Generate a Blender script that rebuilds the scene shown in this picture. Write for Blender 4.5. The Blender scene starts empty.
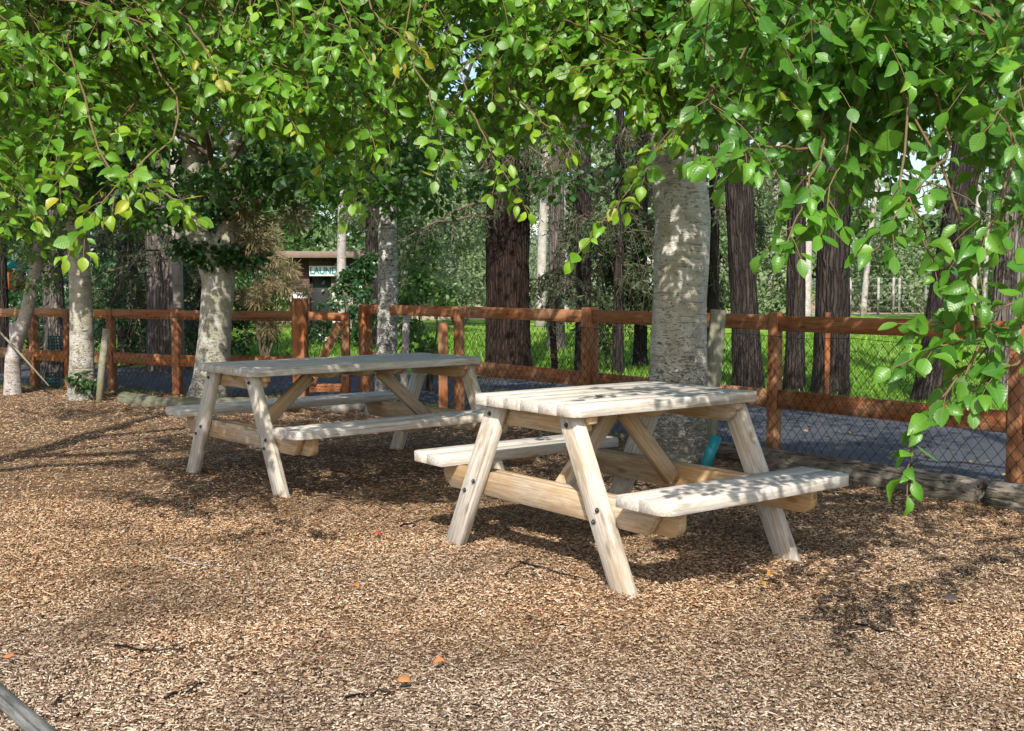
import bpy, bmesh, math, random
import numpy as np
from mathutils import Vector, Matrix, Euler, noise as mnoise

random.seed(7)
RNG = np.random.default_rng(11)
scene = bpy.context.scene
COL = scene.collection
PI = math.pi
R = math.radians

# ------------------------------------------------------------------ camera
F, PITCH, HC = 1129.0, -0.071, 1.229
cam_d = bpy.data.cameras.new('camera')
cam_d.sensor_width = 36.0
cam_d.lens = 36.0 * F / 1024.0
cam_d.clip_start = 0.05
cam_d.clip_end = 1200
cam = bpy.data.objects.new('camera', cam_d)
COL.objects.link(cam)
cam.location = (0, 0, HC)
cam.rotation_euler = (PI / 2 + PITCH, 0, 0)
scene.camera = cam


def at(px, py, Y):
    """a point of the place: the sight line through a pixel of the photograph, at Y metres ahead"""
    a = (px - 512) / F
    b = -(py - 365.5) / F
    c, s = math.cos(PITCH), math.sin(PITCH)
    dy = c - b * s
    dz = s + b * c
    return Vector((a / dy * Y, Y, HC + dz / dy * Y))


def ground_at(px, py, z=0.01):
    a, b = at(px, py, 1.0), at(px, py, 2.0)
    t = (z - a.z) / (b.z - a.z)
    return a + (b - a) * t


# ------------------------------------------------------------------ tagging
def link(o, parent=None):
    COL.objects.link(o)
    if parent is not None:
        o.parent = parent
    return o


def tag(o, label=None, cat=None, group=None, kind=None):
    if label:
        o['label'] = label
    if cat:
        o['category'] = cat
    if group:
        o['group'] = group
    if kind:
        o['kind'] = kind
    return o


def thing(name, label, cat, loc=(0, 0, 0), rz=0.0, group=None):
    o = bpy.data.objects.new(name, None)
    o.empty_display_size = 0.1
    COL.objects.link(o)
    o.location = loc
    o.rotation_euler = (0, 0, rz)
    return tag(o, label, cat, group)


def kids(o):
    return [c for c in bpy.data.objects if c.parent == o]


def copy_tree(o, parent=None):
    c = o.copy()
    COL.objects.link(c)
    c.parent = parent
    for k in kids(o):
        copy_tree(k, c)
    return c


# ------------------------------------------------------------------ mesh building
def np_mesh(name, verts, faces_flat, loop_tot, mat, parent=None, attrs=None, smooth=False):
    """verts (n,3); faces_flat vertex indices; loop_tot verts per face; attrs {name: (type, domain, data)}"""
    me = bpy.data.meshes.new(name)
    nv, nl, nf = len(verts), len(faces_flat), len(loop_tot)
    me.vertices.add(nv)
    me.loops.add(nl)
    me.polygons.add(nf)
    me.vertices.foreach_set('co', np.asarray(verts, np.float32).ravel())
    me.loops.foreach_set('vertex_index', np.asarray(faces_flat, np.int32))
    st = np.zeros(nf, np.int32)
    st[1:] = np.cumsum(loop_tot)[:-1]
    me.polygons.foreach_set('loop_start', st)
    me.polygons.foreach_set('loop_total', np.asarray(loop_tot, np.int32))
    if smooth:
        me.polygons.foreach_set('use_smooth', np.ones(nf, bool))
    for k, (typ, dom, data) in (attrs or {}).items():
        a = me.attributes.new(k, typ, dom)
        key = {'FLOAT': 'value', 'FLOAT_VECTOR': 'vector', 'FLOAT_COLOR': 'color'}[typ]
        a.data.foreach_set(key, np.asarray(data, np.float32).ravel())
    me.update(calc_edges=True)
    me.validate()
    if mat:
        me.materials.append(mat)
    o = bpy.data.objects.new(name, me)
    return link(o, parent)


class MB:
    def __init__(self):
        self.v, self.f, self.w, self.t = [], [], [], []

    def add(self, verts, faces, wco=None, tint=None):
        n = len(self.v)
        self.v.extend([tuple(p) for p in verts])
        self.f.extend([tuple(i + n for i in f) for f in faces])
        self.w.extend(wco if wco is not None else [tuple(p) for p in verts])
        t = random.random() if tint is None else tint
        self.t.extend([t] * len(verts))

    def box(self, size, M=None, bev=0.004, tint=None, off=True, seg=1):
        """bevelled box of size (x along the grain, y, z), placed by matrix M"""
        bm = bmesh.new()
        bmesh.ops.create_cube(bm, size=1.0)
        bmesh.ops.scale(bm, vec=size, verts=bm.verts)
        if bev > 0:
            bmesh.ops.bevel(bm, geom=list(bm.edges), offset=bev, segments=seg, affect='EDGES', profile=0.5)
        self.add_bm(bm, M, tint, off)

    def add_bm(self, bm, M=None, tint=None, off=True):
        bm.verts.index_update()
        vs = [v.co.copy() for v in bm.verts]
        fs = [[v.index for v in f.verts] for f in bm.faces]
        bm.free()
        o = Vector((random.uniform(-9, 9), random.uniform(-9, 9), random.uniform(-9, 9))) if off else Vector()
        w = [tuple(v + o) for v in vs]
        if M is not None:
            vs = [M @ v for v in vs]
        self.add(vs, fs, w, tint)

    def prism(self, poly, thick, M=None, bev=0.003, tint=None):
        """flat outline (x, z) extruded by thick along y, centred"""
        bm = bmesh.new()
        a = [bm.verts.new((x, -thick / 2, z)) for x, z in poly]
        f = bm.faces.new(a)
        r = bmesh.ops.extrude_face_region(bm, geom=[f])
        bmesh.ops.translate(bm, vec=(0, thick, 0), verts=[g for g in r['geom'] if isinstance(g, bmesh.types.BMVert)])
        bmesh.ops.recalc_face_normals(bm, faces=bm.faces)
        if bev > 0:
            bmesh.ops.bevel(bm, geom=list(bm.edges), offset=bev, segments=1, affect='EDGES', profile=0.5)
        self.add_bm(bm, M, tint)

    def beam(self, p0, p1, wid, thk, side=(0, 0, 1), bev=0.004, tint=None, ext=0.0):
        """plank from p0 to p1; its width lies towards 'side'"""
        p0, p1 = Vector(p0), Vector(p1)
        x = (p1 - p0)
        L = x.length + 2 * ext
        x.normalize()
        z = Vector(side)
        z = (z - x * z.dot(x)).normalized()
        y = z.cross(x)
        M = Matrix((x, y, z)).transposed().to_4x4()
        M.translation = (p0 + p1) / 2
        self.box((L, thk, wid), M, bev, tint)

    def tube(self, pts, rad, n=8, caps=True, tint=None, fn=None):
        pts = [Vector(p) for p in pts]
        m = len(pts)
        if not hasattr(rad, '__len__'):
            rad = [rad] * m
        vs, fs, ws = [], [], []
        up = Vector((0.13, 0.97, 0.2)).normalized()
        s = 0.0
        prev = None
        for i, p in enumerate(pts):
            d = (pts[min(i + 1, m - 1)] - pts[max(i - 1, 0)]).normalized()
            a = up - d * up.dot(d)
            if a.length < 0.1:
                a = Vector((1, 0, 0)) - d * d.x
            a.normalize()
            if prev is not None:
                a = (prev - d * prev.dot(d)).normalized()
            prev = a
            b = d.cross(a)
            if i:
                s += (p - pts[i - 1]).length
            for k in range(n):
                th = 2 * PI * k / n
                r = rad[i] * (fn(th, s) if fn else 1.0)
                vs.append(p + (a * math.cos(th) + b * math.sin(th)) * r)
                ws.append((math.cos(th) * rad[i], math.sin(th) * rad[i], s))
        for i in range(m - 1):
            for k in range(n):
                k2 = (k + 1) % n
                fs.append((i * n + k, i * n + k2, (i + 1) * n + k2, (i + 1) * n + k))
        if caps:
            fs.append(tuple(range(n - 1, -1, -1)))
            fs.append(tuple((m - 1) * n + k for k in range(n)))
        self.add(vs, fs, ws, tint)

    def build(self, name, mat, parent=None, smooth=False, loc=None):
        ff = [i for f in self.f for i in f]
        lt = [len(f) for f in self.f]
        o = np_mesh(name, self.v, ff, lt, mat, parent,
                    {'wco': ('FLOAT_VECTOR', 'POINT', self.w), 'tint': ('FLOAT', 'POINT', self.t)}, smooth)
        if loc is not None:
            o.location = loc
        return o


# ------------------------------------------------------------------ materials
class NT:
    def __init__(self, name):
        self.m = bpy.data.materials.new(name)
        self.m.use_nodes = True
        self.t = self.m.node_tree
        self.t.nodes.clear()
        self.out = self.n('ShaderNodeOutputMaterial')

    def n(self, typ, **kw):
        nd = self.t.nodes.new(typ)
        for k, v in kw.items():
            setattr(nd, k, v)
        return nd

    def l(self, a, b):
        self.t.links.new(a, b)

    def val(self, sock, v):
        if isinstance(v, bpy.types.NodeSocket):
            self.l(v, sock)
        else:
            sock.default_value = v

    def attr(self, name):
        return self.n('ShaderNodeAttribute', attribute_name=name)

    def mapping(self, vec, scale=(1, 1, 1), rot=(0, 0, 0), loc=(0, 0, 0)):
        m = self.n('ShaderNodeMapping')
        self.l(vec, m.inputs['Vector'])
        m.inputs['Scale'].default_value = scale
        m.inputs['Rotation'].default_value = rot
        m.inputs['Location'].default_value = loc
        return m.outputs[0]

    def noise(self, vec, scale, detail=3.0, rough=0.55, dist=0.0):
        x = self.n('ShaderNodeTexNoise')
        if vec is not None:
            self.l(vec, x.inputs['Vector'])
        x.inputs['Scale'].default_value = scale
        x.inputs['Detail'].default_value = detail
        x.inputs['Roughness'].default_value = rough
        x.inputs['Distortion'].default_value = dist
        return x.outputs

    def ramp(self, fac, stops, interp='LINEAR'):
        r = self.n('ShaderNodeValToRGB')
        r.color_ramp.interpolation = interp
        e = r.color_ramp.elements
        while len(e) < len(stops):
            e.new(0.5)
        for el, (p, c) in zip(e, stops):
            el.position = p
            el.color = (c[0], c[1], c[2], 1) if hasattr(c, '__len__') else (c, c, c, 1)
        self.val(r.inputs[0], fac)
        return r.outputs[0]

    def mix(self, fac, a, b, mode='MIX'):
        x = self.n('ShaderNodeMix', data_type='RGBA', blend_type=mode)
        self.val(x.inputs[0], fac)
        for s, v in ((x.inputs[6], a), (x.inputs[7], b)):
            if isinstance(v, bpy.types.NodeSocket):
                self.l(v, s)
            else:
                s.default_value = (v[0], v[1], v[2], 1)
        return x.outputs[2]

    def math(self, op, a, b=0.0, c=0.0):
        x = self.n('ShaderNodeMath', operation=op)
        self.val(x.inputs[0], a)
        self.val(x.inputs[1], b)
        if op in ('MULTIPLY_ADD',):
            self.val(x.inputs[2], c)
        return x.outputs[0]

    def bump(self, h, strength=0.3, dist=0.01, normal=None):
        b = self.n('ShaderNodeBump')
        b.inputs['Strength'].default_value = strength
        b.inputs['Distance'].default_value = dist
        self.l(h, b.inputs['Height'])
        if normal is not None:
            self.l(normal, b.inputs['Normal'])
        return b.outputs[0]

    def princ(self, col, rough=0.7, spec=0.3, normal=None, metal=0.0):
        p = self.n('ShaderNodeBsdfPrincipled')
        if isinstance(col, bpy.types.NodeSocket):
            self.l(col, p.inputs['Base Color'])
        else:
            p.inputs['Base Color'].default_value = (col[0], col[1], col[2], 1)
        self.val(p.inputs['Roughness'], rough)
        p.inputs['Specular IOR Level'].default_value = spec
        p.inputs['Metallic'].default_value = metal
        if normal is not None:
            self.l(normal, p.inputs['Normal'])
        return p.outputs[0]

    def done(self, sh):
        self.l(sh, self.out.inputs['Surface'])
        return self.m

    def geo(self):
        return self.n('ShaderNodeNewGeometry').outputs['Position']


def mat_wood(name, light, mid, dark, grey, grey_amt, bump=0.35):
    """weathered sawn timber, grain along x of the piece's own 'wco'"""
    t = NT(name)
    w = t.attr('wco').outputs['Vector']
    tint = t.attr('tint').outputs['Fac']
    fine = t.noise(t.mapping(w, (5.0, 110, 110)), 1.0, 5, 0.68, 0.5)[0]
    mid_n = t.noise(t.mapping(w, (1.6, 22, 22)), 1.0, 3, 0.6, 0.8)[0]
    big = t.noise(t.mapping(w, (2.2, 5, 5)), 1.0, 3, 0.6, 0.3)[0]
    col = t.ramp(mid_n, [(0.3, dark), (0.5, mid), (0.68, light)])
    col = t.mix(t.ramp(fine, [(0.36, 0.55), (0.55, 0.0)]), col, dark)
    # weathering: grey patches where rain reached it
    g = t.ramp(t.math('ADD', big, t.math('MULTIPLY', tint, 0.12)), [(0.55 - 0.3 * grey_amt, 0.0), (0.80 - 0.2 * grey_amt, 1.0)])
    gcol = t.mix(t.ramp(fine, [(0.35, 1.0), (0.6, 0.0)]), grey, [c * 0.55 for c in grey])
    col = t.mix(t.math('MULTIPLY', g, 0.85), col, gcol)
    # knots
    v = t.n('ShaderNodeTexVoronoi')
    t.l(t.mapping(w, (4.5, 12, 12)), v.inputs['Vector'])
    v.inputs['Scale'].default_value = 1.0
    kn = t.ramp(v.outputs['Distance'], [(0.10, 1.0), (0.20, 0.0)])
    col = t.mix(t.math('MULTIPLY', kn, 0.6), col, [c * 0.45 for c in dark])
    # rain streaks and stains of the weathered surface
    st = t.noise(t.mapping(w, (2.6, 16, 16), loc=(7, 3, 5)), 1.0, 4, 0.7, 1.0)[0]
    col = t.mix(t.math('MULTIPLY', t.ramp(st, [(0.53, 0.0), (0.66, 1.0)]), 0.55), col, [c * 0.6 for c in dark])
    st2 = t.noise(t.mapping(w, (9, 40, 40), loc=(1, 8, 2)), 1.0, 4, 0.7, 0.6)[0]
    col = t.mix(t.math('MULTIPLY', t.ramp(st2, [(0.50, 0.0), (0.64, 1.0)]), 0.30), col, [c * 0.5 for c in mid])
    # drying cracks
    cr = t.noise(t.mapping(w, (1.2, 60, 60), loc=(4, 2, 1)), 1.0, 2, 0.5, 0.2)[0]
    crk = t.ramp(cr, [(0.27, 1.0), (0.32, 0.0)])
    col = t.mix(t.math('MULTIPLY', crk, 0.5), col, [c * 0.3 for c in dark])
    col = t.mix(t.math('MULTIPLY', tint, 0.18), col, [c * 0.6 for c in mid])
    h = t.math('SUBTRACT', fine, t.math('MULTIPLY', crk, 0.8))
    nrm = t.bump(h, bump, 0.004)
    return t.done(t.princ(col, 0.78, 0.25, nrm))


def mat_birch(name, pale, warm, dark, black_low, peel=0.35, moss=0.0):
    t = NT(name)
    w = t.attr('wco').outputs['Vector']          # (ring x, ring y, height along the trunk)
    p = t.geo()
    rings = t.noise(t.mapping(w, (5, 5, 70)), 1.0, 4, 0.65, 0.3)[0]
    len_ = t.ramp(rings, [(0.34, 1.0), (0.43, 0.0)])
    big = t.noise(t.mapping(w, (6, 6, 5)), 1.0, 4, 0.6, 0.5)[0]
    patch = t.noise(t.mapping(w, (26, 26, 60)), 1.0, 5, 0.75, 1.2)[0]
    col = t.mix(t.ramp(big, [(0.40, 0.0), (0.62, 1.0)]), pale, warm)
    col = t.mix(t.math('MULTIPLY', len_, 0.75), col, dark)
    sep = t.n('ShaderNodeSeparateXYZ')
    t.l(p, sep.inputs[0])
    low = t.ramp(sep.outputs[2], [(0.0, black_low), (1.0, peel * 0.35)])
    lich = t.noise(t.mapping(w, (9, 9, 16), loc=(5, 2, 9)), 1.0, 5, 0.72, 1.0)[0]
    col = t.mix(t.math('MULTIPLY', t.ramp(lich, [(0.53, 0.0), (0.60, 1.0)]), 0.32), col, [c * 0.42 for c in pale])
    col = t.mix(t.math('MULTIPLY', t.ramp(lich, [(0.34, 1.0), (0.40, 0.0)]), 0.4), col, (0.60, 0.60, 0.57))
    pm = t.ramp(t.math('ADD', patch, t.math('MULTIPLY_ADD', low, 0.25, -0.12)), [(0.52, 0.0), (0.60, 1.0)])
    col = t.mix(t.math('MULTIPLY', pm, 0.85), col, [c * 0.8 for c in dark])
    if moss:
        mn = t.noise(t.mapping(w, (4, 4, 3), loc=(3, 1, 0)), 1.0, 3)[0]
        col = t.mix(t.math('MULTIPLY', t.ramp(mn, [(0.45, 0), (0.65, 1)]), moss), col, (0.16, 0.18, 0.07))
    h = t.math('ADD', t.math('MULTIPLY', rings, 0.6), t.math('MULTIPLY', pm, -0.5))
    return t.done(t.princ(col, 0.8, 0.2, t.bump(h, 0.8, 0.016)))


def mat_bark(name, c1, c2, c3):
    t = NT(name)
    w = t.attr('wco').outputs['Vector']
    n1 = t.noise(t.mapping(w, (16, 16, 2.2)), 1.0, 5, 0.65, 0.6)[0]
    v = t.n('ShaderNodeTexVoronoi', feature='DISTANCE_TO_EDGE')
    ns = t.noise(t.mapping(w, (9, 9, 3)), 1.0, 3)[1]
    mx = t.n('ShaderNodeVectorMath', operation='MULTIPLY_ADD')
    t.l(ns, mx.inputs[0])
    mx.inputs[1].default_value = (1.6, 1.6, 1.2)
    t.l(t.mapping(w, (24, 24, 2.2)), mx.inputs[2])
    t.l(mx.outputs[0], v.inputs['Vector'])
    v.inputs['Scale'].default_value = 1.0
    crack = t.ramp(v.outputs['Distance'], [(0.0, 1.0), (0.22, 0.0)])
    col = t.ramp(n1, [(0.3, c1), (0.5, c2), (0.72, c3)])
    col = t.mix(t.math('MULTIPLY', crack, 0.6), col, [c * 0.4 for c in c1])
    h = t.math('SUBTRACT', n1, crack)
    return t.done(t.princ(col, 0.9, 0.15, t.bump(h, 0.8, 0.03)))


def mat_leaf(name, ramp, rough=0.32, spec=0.5, trans=0.3, tcol=(0.22, 0.42, 0.03), veins=True):
    """leaf colour from the leaf's own 'rnd'; luv = (along, across, 0) on the blade"""
    t = NT(name)
    rnd = t.attr('rnd').outputs['Fac']
    col = t.ramp(rnd, ramp)
    br = t.noise(t.geo(), 9.0, 2)[0]
    col = t.mix(t.ramp(br, [(0.35, 0.45), (0.65, 0.0)]), col, (0.02, 0.07, 0.012))
    nrm = None
    if veins:
        luv = t.attr('luv').outputs['Vector']
        s = t.n('ShaderNodeSeparateXYZ')
        t.l(luv, s.inputs[0])
        av = t.math('ABSOLUTE', s.outputs[1])
        ph = t.math('MULTIPLY', t.math('SUBTRACT', s.outputs[0], t.math('MULTIPLY', av, 0.75)), 46.0)
        wv = t.math('SINE', ph)
        vein = t.ramp(wv, [(0.75, 0.0), (1.0, 1.0)])
        rib = t.ramp(av, [(0.0, 1.0), (0.04, 0.0)])
        vv = t.math('MAXIMUM', t.math('MULTIPLY', vein, 0.5), rib)
        col = t.mix(t.math('MULTIPLY', vv, 0.28), col, (0.20, 0.33, 0.06))
        sp = t.noise(t.geo(), 60, 2)[0]
        col = t.mix(t.math('MULTIPLY', t.ramp(sp, [(0.55, 0), (0.8, 1)]), 0.25), col, (0.10, 0.12, 0.03))
        nrm = t.bump(t.math('ADD', t.math('MULTIPLY', wv, 0.5), t.math('MULTIPLY', rib, -1.0)), 0.12, 0.002)
    p = t.princ(col, rough, spec, nrm)
    tr = t.n('ShaderNodeBsdfTranslucent')
    tc = t.mix(0.55, col, tcol)
    t.l(tc, tr.inputs['Color'])
    ms = t.n('ShaderNodeMixShader')
    ms.inputs[0].default_value = trans
    t.l(p, ms.inputs[1])
    t.l(tr.outputs[0], ms.inputs[2])
    return t.done(ms.outputs[0])


def mat_plain(name, col, rough=0.8, spec=0.2, var=0.25, scale=12.0, metal=0.0, bump=0.15):
    t = NT(name)
    n = t.noise(t.geo(), scale, 4, 0.6)[0]
    c = t.mix(t.ramp(n, [(0.3, var), (0.7, 0.0)]), col, [x * 0.45 for x in col])
    return t.done(t.princ(c, rough, spec, t.bump(n, bump, 0.01), metal))


def mat_facecol(name, rough=0.85, spec=0.15):
    t = NT(name)
    c = t.attr('col').outputs['Color']
    n = t.noise(t.geo(), 180, 2)[0]
    c2 = t.mix(t.ramp(n, [(0.35, 0.35), (0.65, 0.0)]), c, (0.12, 0.075, 0.04))
    return t.done(t.princ(c2, rough, spec))


M = {}
M['table'] = mat_wood('weathered_pine', (0.72, 0.63, 0.51), (0.64, 0.54, 0.42), (0.42, 0.33, 0.23), (0.64, 0.61, 0.57), 1.0, 0.4)
M['table_under'] = mat_wood('fresh_pine', (0.66, 0.47, 0.265), (0.56, 0.365, 0.175), (0.38, 0.215, 0.085), (0.58, 0.50, 0.40), 0.45, 0.45)
M['table_leg'] = mat_wood('leg_pine', (0.70, 0.59, 0.45), (0.62, 0.49, 0.34), (0.42, 0.29, 0.16), (0.66, 0.63, 0.58), 0.95, 0.5)
M['fence'] = mat_wood('red_brown_stain', (0.43, 0.17, 0.062), (0.325, 0.115, 0.04), (0.18, 0.058, 0.022), (0.42, 0.235, 0.135), 0.4, 0.35)
M['fence_lit'] = mat_wood('sunlit_stain', (0.52, 0.25, 0.085), (0.42, 0.18, 0.055), (0.25, 0.09, 0.03), (0.48, 0.30, 0.17), 0.4, 0.25)  # lighter fence stain, sunlight on the left rails put into the colour
M['stake'] = mat_wood('green_grey_timber', (0.32, 0.29, 0.19), (0.24, 0.23, 0.14), (0.13, 0.12, 0.07), (0.30, 0.29, 0.23), 0.5)
M['oldlog'] = mat_birch('old_log_bark', (0.20, 0.175, 0.145), (0.12, 0.095, 0.072), (0.045, 0.036, 0.028), 0.5, 0.7, 0.25)
M['stake_dark'] = mat_wood('dark_grey_pole', (0.16, 0.16, 0.16), (0.095, 0.095, 0.095), (0.04, 0.04, 0.04), (0.22, 0.22, 0.20), 0.5, 0.8)
M['mosslog'] = mat_wood('mossy_log', (0.15, 0.155, 0.085), (0.105, 0.11, 0.06), (0.05, 0.05, 0.026), (0.20, 0.195, 0.15), 0.5, 0.7)
M['bolt'] = mat_plain('dull_steel', (0.09, 0.09, 0.09), 0.45, 0.5, 0.3, 80, 0.7)
M['wire'] = mat_plain('dark_green_wire', (0.012, 0.020, 0.015), 0.55, 0.3, 0.2, 20)
M['wire_pale'] = mat_plain('galvanised_wire', (0.35, 0.36, 0.35), 0.5, 0.5, 0.2, 20)
M['birch_main'] = mat_birch('birch_bark_main', (0.60, 0.57, 0.50), (0.46, 0.40, 0.31), (0.11, 0.095, 0.075), 0.95, 0.8, 0.06)
M['birch_white'] = mat_birch('birch_bark_white', (0.62, 0.61, 0.58), (0.46, 0.44, 0.40), (0.07, 0.065, 0.06), 0.9, 1.6)
M['birch_grey'] = mat_birch('birch_bark_grey', (0.45, 0.43, 0.385), (0.31, 0.285, 0.21), (0.10, 0.09, 0.07), 0.7, 0.6, 0.2)
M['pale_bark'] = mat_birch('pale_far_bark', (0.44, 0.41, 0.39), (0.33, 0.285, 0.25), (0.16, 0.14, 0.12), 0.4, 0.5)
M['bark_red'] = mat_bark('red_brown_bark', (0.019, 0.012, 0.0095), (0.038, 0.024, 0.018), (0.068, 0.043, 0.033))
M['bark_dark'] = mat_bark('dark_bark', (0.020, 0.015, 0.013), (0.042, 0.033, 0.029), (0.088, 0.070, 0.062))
M['bark_grey'] = mat_bark('grey_bark', (0.08, 0.065, 0.055), (0.16, 0.135, 0.12), (0.26, 0.225, 0.20))
M['twig'] = mat_plain('twig_brown', (0.14, 0.10, 0.05), 0.7, 0.2, 0.3, 30)
M['limb'] = mat_plain('limb_brown', (0.13, 0.10, 0.07), 0.85, 0.15, 0.4, 25)
M['leaf_sun'] = mat_leaf('glossy_leaf', [(0.0, (0.040, 0.130, 0.011)), (0.35, (0.080, 0.225, 0.013)), (0.68, (0.150, 0.335, 0.018)), (0.88, (0.25, 0.41, 0.02)), (0.97, (0.31, 0.38, 0.022)), (1.0, (0.38, 0.35, 0.025))], rough=0.42, trans=0.38, tcol=(0.30, 0.52, 0.03))
M['leaf_cool'] = mat_leaf('glossy_leaf_deep', [(0.0, (0.034, 0.135, 0.018)), (0.45, (0.066, 0.215, 0.020)), (0.8, (0.135, 0.32, 0.022)), (0.95, (0.21, 0.35, 0.03)), (1.0, (0.29, 0.35, 0.035))], rough=0.38, spec=0.5, trans=0.36, tcol=(0.25, 0.48, 0.03))
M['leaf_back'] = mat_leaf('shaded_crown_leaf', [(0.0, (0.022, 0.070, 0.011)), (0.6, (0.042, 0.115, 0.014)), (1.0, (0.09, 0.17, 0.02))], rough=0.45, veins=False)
M['leaf_mid'] = mat_leaf('small_pale_leaf', [(0.0, (0.07, 0.15, 0.035)), (0.6, (0.13, 0.25, 0.05)), (1.0, (0.25, 0.36, 0.10))], rough=0.5, veins=False, trans=0.35)
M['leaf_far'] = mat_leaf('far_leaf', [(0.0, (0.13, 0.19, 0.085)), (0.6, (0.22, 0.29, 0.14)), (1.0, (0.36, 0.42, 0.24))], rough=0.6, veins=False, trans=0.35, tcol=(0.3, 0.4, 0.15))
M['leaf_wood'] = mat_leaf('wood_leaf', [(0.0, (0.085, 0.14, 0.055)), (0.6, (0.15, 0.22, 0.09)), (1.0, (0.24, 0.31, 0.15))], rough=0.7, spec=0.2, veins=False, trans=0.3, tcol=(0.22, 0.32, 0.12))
M['leaf_ivy'] = mat_leaf('ivy_leaf', [(0.0, (0.012, 0.04, 0.014)), (0.7, (0.025, 0.07, 0.018)), (1.0, (0.06, 0.12, 0.03))], rough=0.35, veins=False, trans=0.15)
M['needle'] = mat_leaf('conifer_needle', [(0.0, (0.018, 0.032, 0.014)), (0.6, (0.035, 0.055, 0.022)), (1.0, (0.075, 0.09, 0.04))], rough=0.6, veins=False, trans=0.12, tcol=(0.08, 0.12, 0.03))
M['dead'] = mat_leaf('dead_twig_needle', [(0.0, (0.13, 0.085, 0.045)), (0.6, (0.24, 0.17, 0.09)), (1.0, (0.36, 0.28, 0.17))], rough=0.8, veins=False, trans=0.15, tcol=(0.3, 0.2, 0.1))
M['leaf_litter'] = mat_leaf('dry_leaf_litter', [(0.0, (0.07, 0.035, 0.02)), (0.5, (0.17, 0.085, 0.04)), (0.85, (0.30, 0.17, 0.07)), (1.0, (0.36, 0.28, 0.12))], rough=0.7, veins=False, trans=0.15, tcol=(0.3, 0.18, 0.06))
M['grass'] = mat_leaf('grass_blade', [(0.0, (0.085, 0.19, 0.015)), (0.6, (0.14, 0.29, 0.02)), (1.0, (0.27, 0.40, 0.05))], rough=0.5, veins=False, trans=0.35)
M['chip'] = mat_facecol('wood_chip')
M['leaf_fallen'] = mat_facecol('fallen_leaf', 0.6, 0.3)

# ------------------------------------------------------------------ light, sky, view
EL = R(41)
az_off = Vector((0.05, 0.55, 0))                 # the way shadows fall on the ground
to_sun = Vector((-az_off.x / az_off.length * math.cos(EL), -az_off.y / az_off.length * math.cos(EL), math.sin(EL)))
sd = bpy.data.lights.new('sun', 'SUN')
sd.energy = 4.6
sd.angle = R(0.55)
sd.color = (1.0, 0.945, 0.86)
sun = bpy.data.objects.new('sun', sd)
COL.objects.link(sun)
sun.location = (-3, -12, 14)
sun.rotation_euler = to_sun.to_track_quat('Z', 'Y').to_euler()
world = bpy.data.worlds.new('World')
scene.world = world
world.use_nodes = True
wt = world.node_tree
bg = wt.nodes['Background']
sky = wt.nodes.new('ShaderNodeTexSky')
sky.sky_type = 'NISHITA'
sky.sun_disc = False
sky.sun_elevation = EL
sky.sun_rotation = math.atan2(to_sun.x, to_sun.y)
sky.air_density = 1.0
sky.dust_density = 2.0
wt.links.new(sky.outputs[0], bg.inputs[0])
bg.inputs[1].default_value = 0.15
scene.view_settings.view_transform = 'Standard'
scene.view_settings.look = 'None'
scene.view_settings.exposure = 0.58
scene.view_settings.gamma = 1.0
scene.cycles.max_bounces = 7
scene.cycles.diffuse_bounces = 3
scene.cycles.transmission_bounces = 3
scene.cycles.transparent_max_bounces = 4
scene.cycles.use_denoising = True

# ------------------------------------------------------------------ fence line (plan)
FR = [(2.88, 6.4), (1.82, 7.8), (0.646, 9.35), (-0.51, 10.87), (-1.60, 12.3)]         # right run, near to far
FRX = (4.0, 4.92)                                                                    # goes on past the right of the photo
FL = [(-2.28, 12.15), (-3.70, 12.45), (-4.60, 12.95), (-5.20, 13.2), (-5.72, 13.5), (-6.50, 13.95)]
FLX = (-9.0, 15.2)


def fence_y(x):
    pts = sorted([FRX] + FR + FL + [FLX, (12, -5.6), (-60, 38)])
    for (x0, y0), (x1, y1) in zip(pts, pts[1:]):
        if x0 <= x <= x1:
            return y0 + (y1 - y0) * (x - x0) / (x1 - x0)
    return 13.0


def off_line(pts, d):
    """polyline moved sideways by d (away from the camera for d > 0)"""
    out = []
    for i, p in enumerate(pts):
        a = Vector(pts[max(i - 1, 0)])
        b = Vector(pts[min(i + 1, len(pts) - 1)])
        t = (b - a).normalized()
        n = Vector((-t.y, t.x))
        if n.y < 0:
            n = -n
        out.append((p[0] + n.x * d, p[1] + n.y * d))
    return out


LINE = [FLX] + FL[::-1] + FR[::-1] + [FRX, (9.0, -1.7)]
LINE = [(-60, 38)] + LINE


# ------------------------------------------------------------------ ground sheets
def strip(name, la, lb, z, mat, n=6):
    mb = MB()
    vs, fs = [], []
    for (a, b) in zip(la, lb):
        for k in range(n + 1):
            t = k / n
            vs.append((a[0] + (b[0] - a[0]) * t, a[1] + (b[1] - a[1]) * t, z))
    for i in range(len(la) - 1):
        for k in range(n):
            q = i * (n + 1) + k
            fs.append((q, q + n + 1, q + n + 2, q + 1))
    mb.add(vs, fs)
    return mb.build(name, mat)


def lawn_mat():
    t = NT('lawn_grass')
    p = t.geo()
    a = t.noise(p, 0.35, 3)[0]
    b = t.noise(t.mapping(p, (1, 0.6, 1)), 14, 4, 0.7)[0]
    c = t.noise(p, 1.7, 3)[0]
    col = t.ramp(b, [(0.30, (0.085, 0.19, 0.014)), (0.5, (0.155, 0.31, 0.024)), (0.72, (0.25, 0.41, 0.05))])
    col = t.mix(t.math('MULTIPLY', t.ramp(a, [(0.42, 0), (0.68, 1)]), 0.5), col, (0.30, 0.34, 0.09))
    col = t.mix(t.math('MULTIPLY', t.ramp(c, [(0.5, 0), (0.7, 1)]), 0.3), col, (0.06, 0.15, 0.015))
    return t.done(t.princ(col, 0.8, 0.15, t.bump(b, 0.9, 0.05)))


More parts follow.
